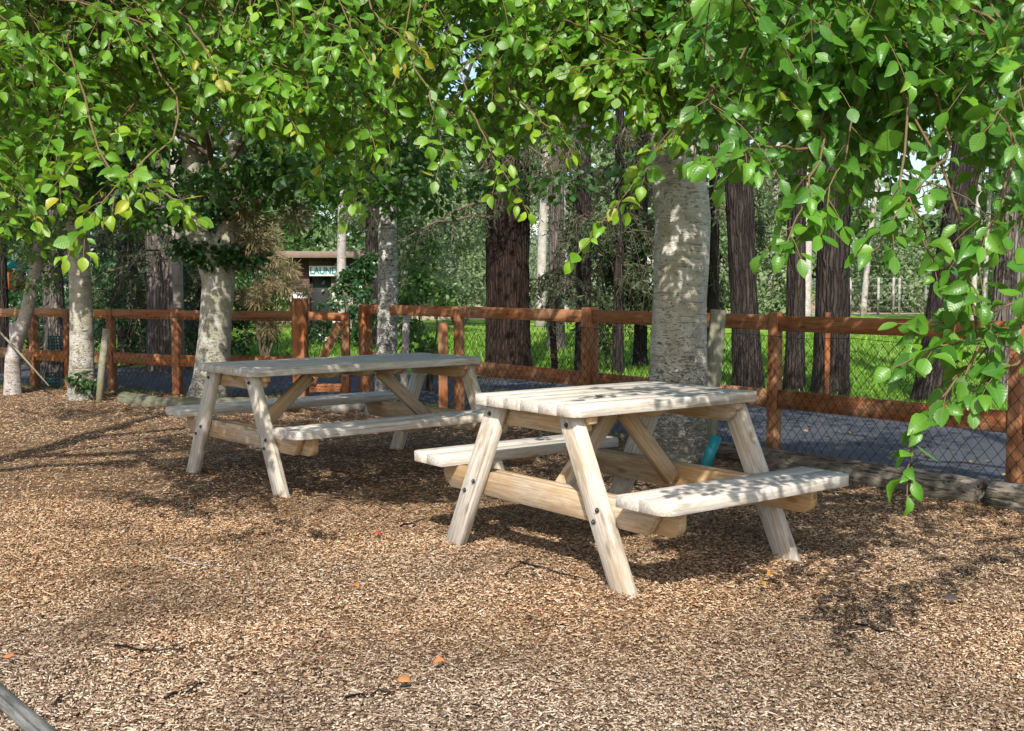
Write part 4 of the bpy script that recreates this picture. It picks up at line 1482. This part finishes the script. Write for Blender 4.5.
conifer('broad red brown conifer trunk on the lawn behind the longer table', 508, 372, 42, M['bark_red'], nb=16, zb=(2.0, 7.5), flare=0.30, blen=2.6)
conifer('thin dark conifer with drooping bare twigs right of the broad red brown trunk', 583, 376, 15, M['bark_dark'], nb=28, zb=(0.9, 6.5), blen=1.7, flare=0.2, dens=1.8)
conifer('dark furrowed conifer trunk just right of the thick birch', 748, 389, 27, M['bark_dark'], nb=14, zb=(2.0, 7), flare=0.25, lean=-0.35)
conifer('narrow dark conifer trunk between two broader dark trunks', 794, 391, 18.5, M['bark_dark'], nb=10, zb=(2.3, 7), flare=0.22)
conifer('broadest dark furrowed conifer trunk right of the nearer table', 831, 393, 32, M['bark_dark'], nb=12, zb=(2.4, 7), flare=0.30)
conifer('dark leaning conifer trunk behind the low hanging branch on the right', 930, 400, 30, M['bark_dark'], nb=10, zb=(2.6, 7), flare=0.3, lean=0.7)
conifer('grey pale footed conifer trunk near the right edge behind the netting', 1000, 398, 30, M['bark_grey'], nb=8, zb=(2.4, 7), flare=0.15, lean=0.3)
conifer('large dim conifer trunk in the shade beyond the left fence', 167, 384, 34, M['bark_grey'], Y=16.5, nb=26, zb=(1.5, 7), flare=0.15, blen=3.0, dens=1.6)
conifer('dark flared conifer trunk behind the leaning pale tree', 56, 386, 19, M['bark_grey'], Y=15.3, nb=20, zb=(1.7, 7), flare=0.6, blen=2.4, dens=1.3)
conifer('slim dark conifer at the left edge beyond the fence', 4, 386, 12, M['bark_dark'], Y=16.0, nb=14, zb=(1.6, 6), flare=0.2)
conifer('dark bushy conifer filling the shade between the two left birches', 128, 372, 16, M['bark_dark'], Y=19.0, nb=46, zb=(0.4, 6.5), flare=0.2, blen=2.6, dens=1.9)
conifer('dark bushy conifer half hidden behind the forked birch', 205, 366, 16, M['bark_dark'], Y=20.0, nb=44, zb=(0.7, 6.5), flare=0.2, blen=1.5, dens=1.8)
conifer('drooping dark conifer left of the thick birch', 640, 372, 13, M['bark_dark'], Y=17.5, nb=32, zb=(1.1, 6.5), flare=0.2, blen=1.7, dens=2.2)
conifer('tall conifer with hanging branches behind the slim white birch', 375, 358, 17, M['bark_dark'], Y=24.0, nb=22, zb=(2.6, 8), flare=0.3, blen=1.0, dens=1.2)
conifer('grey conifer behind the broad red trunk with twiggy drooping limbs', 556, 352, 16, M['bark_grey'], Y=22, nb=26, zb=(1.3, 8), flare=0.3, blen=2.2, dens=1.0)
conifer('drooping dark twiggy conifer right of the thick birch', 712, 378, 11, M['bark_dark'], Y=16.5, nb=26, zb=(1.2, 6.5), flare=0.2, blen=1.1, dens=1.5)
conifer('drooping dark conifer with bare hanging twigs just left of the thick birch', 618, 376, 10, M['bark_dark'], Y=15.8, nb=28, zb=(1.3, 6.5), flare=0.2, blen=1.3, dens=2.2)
# slim grey utility pole beside the dim trunk
m = MB()
m.tube([(0, 0, -0.2), (0, 0, 5.5)], [0.075, 0.06], 14)
tag(m.build('wooden_pole', M['pale_bark'], smooth=True, loc=at(180, 384, 15.6) * Vector((1, 1, 0))), 'plain grey pole beside the large dim trunk on the left', 'pole')


# ------------------------------------------------------------------ shrubs and small trees beyond
def bush(name, label, px, py, Y, ext, n, size, mat, fine=False, wid=1.0, z0=0.1, rb=0.5, nc=16, cat='shrub', up=(0, -0.35, 0.7), group=None, stems=7):
    b = at(px, py, Y)
    b.z = -0.03
    root = thing(name, label, cat, b, 0, group)
    st = MB()
    cs, rs = [], []
    for _ in range(nc):
        a = random.uniform(0, 2 * PI)
        q = random.random() ** 0.6
        z = z0 + ext[2] * random.random()
        w = math.sin(PI * min(0.95, max(0.12, (z - z0) / ext[2] * 0.8 + 0.15)))
        cs.append(Vector((ext[0] * q * math.cos(a) * w, ext[1] * q * math.sin(a) * w, z)))
        rs.append(random.uniform(0.2, 0.42) * min(ext[0], ext[2]) * 0.9)
    for c in cs[:stems]:
        limb_to(st, (RNG.normal(0, 0.04), RNG.normal(0, 0.04), 0), c, 0.02, 0.005, 0.05)
    st.build('stems', M['limb'], root, True)
    lv = Leaves()
    cloud(lv, [c + b for c in cs], rs, n, size, rb=rb, up=up, flat=0.9)
    lv.mesh('foliage', mat, root, b, fine, wid)
    return root


bush('leafy_sapling', 'small bright leaved young tree right of the slim white birch', 425, 388, 13.4, (0.42, 0.3, 1.5), 1600, 0.07, M['leaf_mid'], z0=0.3, nc=20, cat='tree')
bush('dead_shrub', 'tangle of dry brown twigs beyond the fence left of the gate', 266, 355, 18.4, (0.56, 0.5, 1.6), 3800, 0.12, M['dead'], wid=0.16, z0=0.5, nc=20, up=(0, -1, 0), stems=16)
bush('dead_shrub', 'smaller low tangle of dry twigs in front of the brick building', 296, 348, 24, (0.28, 0.4, 1.1), 1100, 0.11, M['dead'], wid=0.16, z0=0.4, nc=14, up=(0, -1, 0), stems=12)
bush('shrub', 'small dark leafy shrub on the lawn in front of the dark doorway', 322, 348, 24, (0.38, 0.4, 0.75), 700, 0.08, M['leaf_ivy'], nc=10, rb=0.6)
bush('flowering_bush', 'dark bush with pale specks in front of the brick building', 349, 348, 23, (0.42, 0.5, 1.35), 1300, 0.09, M['leaf_ivy'], z0=0.1, rb=0.75, nc=16)
bush('shrub', 'dark evergreen shrub left of the slim white birch beyond the gate', 370, 350, 21.5, (0.40, 0.5, 1.8), 1500, 0.10, M['leaf_ivy'], nc=16)
bush('shrub', 'low sprawling shrub on the lawn behind the dead twigs', 215, 356, 20, (1.1, 0.6, 0.8), 1400, 0.09, M['leaf_ivy'], nc=14)
bush('shrub', 'low dark undergrowth shrub beyond the left fence', 130, 366, 18, (1.2, 0.6, 1.0), 1500, 0.09, M['leaf_ivy'], nc=14, rb=0.3)
bush('shrub', 'dark undergrowth shrub at the left edge beyond the fence', 30, 372, 18.5, (0.9, 0.6, 0.9), 1200, 0.09, M['leaf_ivy'], nc=12, rb=0.4)
FARB = [(395, 300, 30, 1.8, 3.6), (455, 305, 36, 2.0, 4.4), (610, 300, 44, 2.2, 3.5), (700, 300, 36, 1.8, 3.2), (770, 300, 40, 1.8, 3.8), (892, 300, 52, 3.2, 3.6), (975, 300, 40, 2.2, 3.8), (480, 300, 48, 3.0, 5.2), (545, 300, 55, 3.0, 6.0), (1040, 300, 45, 3, 4)]
FLAB = ['pale green small tree behind the young leafy sapling', 'pale green small tree left of the broad red trunk', 'dull green shrub far behind the thin dark conifer', 'pale green shrub seen right of the thick birch', 'green shrub beyond the lawn between the dark trunks',
        'deep green shrub at the far lawn edge right of the broadest trunk', 'soft green small tree behind the leaning trunk on the right', 'tall pale tree far behind the broad red trunk', 'tall pale tree far behind the thin dark conifer', 'green small tree beyond the right edge of the lawn']
for (px, py, Y, wd, hg), lb in zip(FARB, FLAB):
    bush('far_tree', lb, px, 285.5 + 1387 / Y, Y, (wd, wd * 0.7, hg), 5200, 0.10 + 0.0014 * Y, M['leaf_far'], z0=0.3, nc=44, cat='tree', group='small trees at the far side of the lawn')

DARKB = [(95, 27, 2.6, 4.8, 'dark tall thicket between the two left birches, far behind'), (40, 30, 2.4, 3.2, 'dark thicket behind the leaning pale tree'), (185, 30, 2.4, 5.0, 'dark thicket far behind the large dim trunk'),
         (275, 37, 2.6, 6.0, 'green tree behind the brick building, left of its roof'), (330, 38, 2.8, 6.5, 'green tree rising behind the brick building roof'), (-20, 30, 2.4, 4.6, 'dark thicket at the far left edge')]
for px, Y, wd, hg, lb in DARKB:
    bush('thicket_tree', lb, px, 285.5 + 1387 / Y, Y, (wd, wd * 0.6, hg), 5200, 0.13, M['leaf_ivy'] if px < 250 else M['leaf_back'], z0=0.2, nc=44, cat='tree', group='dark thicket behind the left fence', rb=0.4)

# thin pale trunks far over the lawn
PALE = [(863, 312, 46, 5.5, 'thin pale leaning trunk standing alone at the far lawn edge', 0.5), (973, 312, 38, 5, 'pale thin trunk right of the leaning dark conifer, left of its pair', 0.1), (984, 312, 39, 4.5, 'pale thin trunk right of the leaning dark conifer, right of its pair', 0.1),
        (806, 316, 38, 9, 'pinkish pale trunk between the narrow and the broadest dark trunks', 0.0), (770, 314, 44, 5, 'pale thin trunk left of the narrow dark trunk', 0.2), (540, 318, 34, 9, 'pale grey trunk behind the twiggy conifer limbs', 0.2), (566, 316, 40, 7, 'second pale grey trunk close to the thin dark conifer', -0.2),
        (404, 322, 30, 7, 'lilac grey trunk just right of the slim white birch', 0.1), (341, 345, 24.5, 9, 'lilac grey trunk standing in front of the brick building', 0.15), 
        (1016, 315, 36, 11, 'grey trunk at the far right beyond the lawn', 0.3), ]
for px, py, Y, w, lb, ln in PALE:
    b = at(px, py, Y)
    b.z = -0.03
    root = tree_thing('pale_tree', lb, b, group='pale thin trunks beyond the lawn')
    r = w / 2 / F * Y
    tm, _ = trunk_mesh([(0, 0, -0.1), (ln * 0.3, 0, 2.5), (ln, 0, 6), (ln * 1.5, 0, 11)], [r * 1.1, r, r * 0.85, r * 0.4], 12, 0.2, 0, 0.05, 5, px * 0.3)
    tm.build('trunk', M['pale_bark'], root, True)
    lv = Leaves()
    cs = [b + Vector((ln + RNG.normal(0, 1.1), RNG.normal(0, 1.0), random.uniform(4.5, 9.5))) for _ in range(16)]
    cloud(lv, cs, 0.9, 900, 0.24, rb=0.5)
    lv.mesh('crown', M['leaf_far'], root, b, False)

# far-off wood behind everything
lv = Leaves()
cs, rs = [], []
for _ in range(700):
    x = random.uniform(-62, 62)
    y = 62 + random.random() * 16 + abs(x) * 0.05
    top = 10.5 + 4.0 * mnoise.noise(Vector((x * 0.12, 2.0, 0))) + 1.6 * mnoise.noise(Vector((x * 0.5, 9.0, 0)))
    pxx = 512 + F * x / y
    if 885 < pxx < 965:
        top = 6.0
    cs.append((x, y, random.random() ** 0.8 * top))
    rs.append(random.uniform(1.3, 2.6))
cloud(lv, cs, rs, 62000, 0.72, rb=0.45)
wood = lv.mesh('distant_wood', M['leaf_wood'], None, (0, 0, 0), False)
tag(wood, 'hazy green wood closing the view beyond the lawn', 'wood', kind='stuff')
# earth bank with bracken at the far lawn edge
bk = mat_plain('bracken_bank', (0.30, 0.21, 0.13), 0.9, 0.1, 0.5, 4)
rock('bracken_mound', at(868, 308, 55) * Vector((1, 1, 0)), (3.4, 1.6, 1.25), bk, 'low pinkish brown earth mound at the far lawn edge')['category'] = 'mound'
rock('earth_mound', at(420, 312, 42) * Vector((1, 1, 0)), (3.4, 1.5, 0.6), tr_m, 'low pale sandy mound beyond the lawn left of the broad red trunk')['category'] = 'mound'

# far wire fence with pale posts
ff = thing('wire_fence', 'distant wire fence with pale thin posts across the far lawn edge', 'fence', at(840, 315, 48) * Vector((1, 1, 0)))
for i, px in enumerate((835, 850, 878, 893, 899, 925)):
    m = MB()
    p = at(px, 312, 48) - ff.location
    m.tube([(p.x, 0, -0.1), (p.x, 0, 1.55)], 0.055, 8)
    m.build('post', M['pale_bark'], ff, True)
m = MB()
for z in (0.3, 0.6, 0.9, 1.2, 1.5):
    m.tube([(-2, 0, z), (6, 0, z)], 0.008, 4, False)
m.build('wires', M['wire_pale'], ff)


# ------------------------------------------------------------------ laundry building, cottage, pale wall
def brick_mat():
    t = NT('dark_brick')
    w = t.attr('wco').outputs['Vector']
    b = t.n('ShaderNodeTexBrick')
    mp = t.n('ShaderNodeMapping')
    t.l(w, mp.inputs[0])
    mp.inputs['Rotation'].default_value = (PI / 2, 0, 0)
    t.l(mp.outputs[0], b.inputs['Vector'])
    b.inputs['Scale'].default_value = 4.2
    b.inputs['Color1'].default_value = (0.115, 0.062, 0.048, 1)
    b.inputs['Color2'].default_value = (0.085, 0.05, 0.042, 1)
    b.inputs['Mortar'].default_value = (0.17, 0.14, 0.12, 1)
    b.inputs['Mortar Size'].default_value = 0.02
    return t.done(t.princ(b.outputs['Color'], 0.9, 0.1))


lb_ = at(320, 330, 30)
LB = thing('brick_building', 'small low brown building under a flat roof with a dark doorway, beyond the gate', 'building', (lb_.x, 30, 0))
brick = brick_mat()
white = mat_plain('white_paint', (0.70, 0.70, 0.68), 0.6, 0.3, 0.25, 6)
m = MB()
dx0, dx1 = -0.25, 0.32
for (x0, x1, z0, z1) in ((-0.75, dx0, 0, 1.95), (dx1, 1.1, 0, 1.95), (dx0, dx1, 1.75, 1.95)):
    m.box((x1 - x0, 0.2, z1 - z0), Matrix.Translation(((x0 + x1) / 2, 0, (z0 + z1) / 2)), 0, off=False)
m.box((0.2, 2.6, 1.95), Matrix.Translation((-0.65, 1.4, 0.975)), 0, off=False)
m.box((0.2, 2.6, 1.95), Matrix.Translation((1.0, 1.4, 0.975)), 0, off=False)
m.box((1.85, 0.2, 1.95), Matrix.Translation((0.175, 2.8, 0.975)), 0, off=False)
m.w = list(m.v)
m.build('wall', brick, LB)
m = MB()
m.box((2.3, 3.9, 0.12), Matrix.Translation((0.175, 1.3, 2.03)), 0.01)
m.box((2.36, 0.06, 0.17), Matrix.Translation((0.175, -0.69, 2.02)), 0.005)
m.build('roof', mat_plain('brown_roof', (0.22, 0.16, 0.13), 0.8, 0.2, 0.4, 5), LB)
m = MB()
m.box((0.53, 0.05, 1.73), Matrix.Translation(((dx0 + dx1) / 2, 0.06, 0.868)), 0.004)
door = m.build('door', mat_plain('dark_door', (0.02, 0.022, 0.022), 0.6, 0.3), LB)
m = MB()
m.tube([(0.22, 0.03, 0.85), (0.22, 0.0, 0.85)], 0.02, 8)
m.build('handle', M['bolt'], door)
for x0, x1, lbl in ((-0.74, -0.30, 'white painted board wall panel left of the dark doorway'), (0.36, 0.9, 'white painted board wall panel right of the dark doorway')):
    m = MB()
    m.box((x1 - x0, 0.05, 0.98), Matrix.Translation(((x0 + x1) / 2, -0.13, 0.55)), 0.006)
    m.build('white_panel', white, LB)
sg = thing('laundry_sign', 'white sign with teal capitals reading LAUNDRY above the dark doorway', 'sign', (lb_.x + 0.30, 29.70, 1.60))
m = MB()
m.box((1.02, 0.04, 0.27), None, 0.006)
m.build('board', white, sg)
cu = bpy.data.curves.new('lettering', 'FONT')
cu.body = 'LAUNDRY'
cu.size = 0.25
cu.align_x, cu.align_y = 'CENTER', 'CENTER'
cu.extrude = 0.004
cu.offset = 0.006
tmp = bpy.data.objects.new('lettering_tmp', cu)
COL.objects.link(tmp)
bpy.context.view_layer.update()
me = bpy.data.meshes.new_from_object(tmp.evaluated_get(bpy.context.evaluated_depsgraph_get()))
bpy.data.objects.remove(tmp)
me.materials.append(mat_plain('teal_paint', (0.01, 0.20, 0.26), 0.5, 0.3, 0.1))
lt = bpy.data.objects.new('lettering', me)
link(lt, sg)
lt.location = (0, -0.026, 0.0)
lt.rotation_euler = (PI / 2, 0, 0)
lt.scale = (0.86, 1, 1)


def cottage(label, px, Y, w, d, hw, hr, wallmat, roofmat, win):
    b = at(px, 300, Y)
    root = thing('cottage', label, 'house', (b.x, Y, -0.03))
    m = MB()
    pts = [(-w / 2, 0), (w / 2, 0), (w / 2, hw), (0, hr), (-w / 2, hw)]
    m.prism(pts, d, Matrix.Translation((0, d / 2, 0)), 0)
    m.build('wall', wallmat, root)
    m = MB()
    for s in (-1, 1):
        a = math.atan2(hr - hw, w / 2)
        L = math.hypot(hr - hw, w / 2) + 0.35
        c = Vector((s * (w / 4 + 0.12), d / 2, (hr + hw) / 2 - 0.02))
        m.box((L, d + 0.6, 0.1), Matrix.Translation(c) @ Matrix.Rotation(s * a, 4, 'Y'), 0.01)
    m.build('roof', roofmat, root)
    for (x, z, ww, hh) in win:
        m = MB()
        m.box((ww + 0.16, 0.08, hh + 0.16), Matrix.Translation((x, -0.02, z)), 0.01)
        f_ = m.build('window', white, root)
        m = MB()
        m.box((ww, 0.03, hh), Matrix.Translation((x, -0.055, z)), 0.004)
        m.build('pane', mat_plain('dark_glass', (0.03, 0.035, 0.04), 0.15, 0.5, 0.1), f_)
    return root


render_w = mat_plain('pale_render', (0.62, 0.61, 0.62), 0.85, 0.2, 0.15, 2)
slate = mat_plain('grey_slate', (0.16, 0.15, 0.16), 0.7, 0.3, 0.4, 4)
cottage('pale rendered cottage glimpsed behind the thin dark conifer', 548, 58, 5.5, 6, 3.6, 5.6, render_w, slate, [(-1.4, 1.6, 0.9, 1.2), (1.5, 1.6, 0.9, 1.2)])
cottage('pale gabled cottage glimpsed left of the broad red trunk', 448, 50, 2.6, 4, 1.3, 2.6, render_w, slate, [(0.2, 0.9, 0.5, 0.6)])
cottage('white cottage glimpsed beyond the fence at the left edge', 2, 42, 3.4, 5, 1.6, 2.5, render_w, slate, [(0.6, 0.9, 0.7, 0.7)])
cottage('low pale cottage glimpsed right of the thin dark conifer', 632, 60, 4.0, 5, 2.4, 3.6, render_w, slate, [(0.3, 1.3, 0.9, 1.0)])

# small hanging thing at the left and green netting on the fence
fd = thing('bird_feeder', 'orange hanging bird feeder with a teal cap at the far left', 'bird feeder', at(15, 290, 16.5))
m = MB()
m.tube([(0, 0, 0), (0, 0, 0.05), (0, 0, 0.25), (0, 0, 0.30)], [0.12, 0.14, 0.13, 0.10], 16)
m.build('body', mat_plain('orange_plastic', (0.36, 0.13, 0.05), 0.7, 0.2, 0.5, 14), fd, True)
m = MB()
m.tube([(0, 0, 0.31), (0, 0, 0.34), (0, 0, 0.42)], [0.19, 0.17, 0.05], 16)
m.build('cap', mat_plain('teal_plastic', (0.01, 0.25, 0.2), 0.5, 0.3), fd, True)
m = MB()
m.tube([(0, 0, 0.42), (0, 0, 2.0)], 0.008, 5)
m.build('hanging_wire', M['wire_pale'], fd)
for px, py, Y, w, h, lb in ((60, 350, 14.0, 0.30, 0.34, 'dark green plastic netting panel hung between the left fence rails'), (52, 383, 13.6, 0.16, 0.24, 'small teal netting panel at the foot of the left fence')):
    m = MB()
    nx, nz = int(w / 0.035), int(h / 0.035)
    for i in range(nx + 1):
        x = -w / 2 + w * i / nx
        m.tube([(x, 0.01 * math.sin(i), -h / 2), (x, 0.02, 0), (x, 0.01 * math.cos(i), h / 2)], 0.008, 4)
    for i in range(nz + 1):
        z = -h / 2 + h * i / nz
        m.tube([(-w / 2, 0, z), (0, 0.02, z), (w / 2, 0, z)], 0.008, 4)
    tag(m.build('plastic_netting', mat_plain('green_plastic', (0.01, 0.10, 0.075), 0.5, 0.3), loc=at(px, py, Y)), lb, 'netting')

# ------------------------------------------------------------------ grass
n = 60000
Y = 11.0 + RNG.random(n) ** 1.4 * 18
X = (RNG.random(n) * 2 - 1) * (Y * 0.47 + 0.5)
okk = []
for x, y in zip(X, Y):
    fy = fence_y(x)
    sl = 1.55 if x > -1.9 else 1.1
    okk.append(y > fy + 3.2 * sl + RNG.normal(0.25, 0.12))
okk = np.array(okk)
X, Y = X[okk], Y[okk]
n = len(X)
# weeds at the foot of the fence and along the logs
nw = 2600
wx = RNG.choice(RNG.uniform(-8.5, 4.2, 90), nw) + RNG.normal(0, 0.07, nw)
X = np.concatenate([X, wx])
Y = np.concatenate([Y, np.array([fence_y(q) for q in wx]) + RNG.normal(0.06, 0.07, nw)])
n = len(X)
h = (0.025 + 0.045 * RNG.random(n)) * (1 + 0.02 * Y)
wd = 0.006 + 0.0006 * Y
a = RNG.random(n) * 2 * PI
lean = RNG.normal(0, 0.03, (n, 2))
V = np.zeros((n, 3, 3))
V[:, 0] = np.stack([X - np.cos(a) * wd, Y - np.sin(a) * wd, np.full(n, -0.03)], 1)
V[:, 1] = np.stack([X + np.cos(a) * wd, Y + np.sin(a) * wd, np.full(n, -0.03)], 1)
V[:, 2] = np.stack([X + lean[:, 0], Y + lean[:, 1], -0.03 + h], 1)
g = np_mesh('grass', V.reshape(-1, 3), np.arange(n * 3), np.full(n, 3), M['grass'], None,
            {'rnd': ('FLOAT', 'POINT', np.repeat(RNG.random(n), 3)), 'luv': ('FLOAT_VECTOR', 'POINT', np.zeros((n * 3, 3)))})
tag(g, 'short bright green grass on the lawn beyond the path', 'grass', kind='stuff')

# thin leaf litter gathered along the fence and on the path
lv = Leaves()
for _ in range(2600):
    x = random.uniform(-9, 4.5)
    dy = abs(random.gauss(0, 0.5)) * random.choice((-0.5, 1)) + (random.random() < 0.3) * random.uniform(0, 3.0)
    y = fence_y(x) + dy
    z = chip_z(x, y) + 0.012 if dy < 0.1 else -0.006
    a = random.uniform(0, 2 * PI)
    lv.add(np.array((x, y, z)), np.array((math.cos(a), math.sin(a), RNG.normal(0, 0.2))), np.array((RNG.normal(0, 0.35), RNG.normal(0, 0.35), 1.0)), random.uniform(0.025, 0.06), random.random())
lit = lv.mesh('leaf_litter', M['leaf_litter'], None, (0, 0, 0), False)
tag(lit, 'dry brown leaf litter along the foot of the fence and on the path', 'leaf litter', kind='stuff')

# ------------------------------------------------------------------ fallen leaves and twigs
def fallen(px, py, size, col, label, group=None):
    p = ground_at(px, py, 0.03)
    lv = Leaves()
    a = random.uniform(0, 2 * PI)
    lv.add(np.zeros(3), np.array((math.cos(a), math.sin(a), 0.08)), np.array((RNG.normal(0, .15), -0.45, 1.0)), size, 0.5)
    T, t3, t4 = LEAF, LF3, LF4
    o = lv.mesh('fallen_leaf', M['leaf_fallen'], None, (0, 0, 0))
    k = len(o.data.polygons)
    at_ = o.data.attributes.new('col', 'FLOAT_COLOR', 'FACE')
    at_.data.foreach_set('color', np.tile(np.array((*col, 1.0), np.float32), k))
    o.location = (p.x, p.y, chip_z(p.x, p.y) + 0.034)
    sm = o.modifiers.new('thickness', 'SOLIDIFY')
    sm.thickness = 0.001
    return tag(o, label, 'leaf', group)


fallen(378, 536, 0.045, (0.60, 0.02, 0.015), 'small bright red leaf lying alone on the chips between the tables')
fallen(445, 667, 0.04, (0.42, 0.16, 0.05), 'orange brown leaf on the foreground chips, right of another')
fallen(397, 686, 0.045, (0.36, 0.17, 0.05), 'tan brown leaf on the foreground chips, nearest the bottom edge')
fallen(354, 590, 0.03, (0.40, 0.16, 0.04), 'small orange leaf on the chips below the red leaf')
fallen(773, 578, 0.035, (0.42, 0.20, 0.03), 'small orange leaf on the chips right of the nearest table leg')
fallen(766, 592, 0.04, (0.40, 0.28, 0.04), 'small yellow leaf on the chips right of the nearest table leg')
fallen(3, 662, 0.035, (0.50, 0.16, 0.06), 'orange leaf at the left edge of the chips')
fallen(824, 606, 0.05, (0.06, 0.05, 0.05), 'blackish leaf on the dappled chips at right')
fallen(944, 606, 0.06, (0.05, 0.045, 0.05), 'larger blackish leaf on the dappled chips near the right edge')
fallen(866, 466, 0.11, (0.33, 0.12, 0.04), 'upright rusty dead leaf behind the right log')
fallen(787, 469, 0.10, (0.22, 0.07, 0.04), 'dark red dead leaf behind the log beside a fence post')


def twig(px0, py0, px1, py1, r, label, mat=None):
    P = []
    for k in range(7):
        t = k / 6
        px, py = px0 + (px1 - px0) * t, py0 + (py1 - py0) * t + RNG.normal(0, 1.3)
        q = ground_at(px, py, 0.02)
        q.z = chip_z(q.x, q.y) + 0.014 + 0.004 * math.sin(k * 1.7)
        P.append(q)
    m = MB()
    o = P[0].copy()
    m.tube([p - o for p in P], list(np.linspace(r, r * 0.5, 7)), 6)
    return tag(m.build('twig', mat or M['bark_dark'], smooth=True, loc=o), label, 'twig', 'twigs lying on the chips')


twig(115, 650, 185, 655, 0.004, 'dark curved twig in the left foreground chips')
twig(165, 700, 205, 683, 0.005, 'short dark twig lower left on the chips')
twig(55, 706, 75, 694, 0.004, 'tiny dark twig near the corner pole')
twig(520, 565, 590, 585, 0.004, 'thin dark twig in front of the nearer table')
twig(400, 524, 425, 518, 0.005, 'dark twig by the left leg of the nearer table')
twig(170, 560, 212, 570, 0.0035, 'pale thin twig on the mid left chips', M['pale_bark'])
twig(505, 578, 530, 560, 0.0035, 'thin upright lying twig left of the nearest table leg')
twig(345, 700, 395, 694, 0.004, 'dark twig at the bottom centre of the chips')
twig(855, 628, 905, 640, 0.004, 'dark twig on the dappled chips at right')
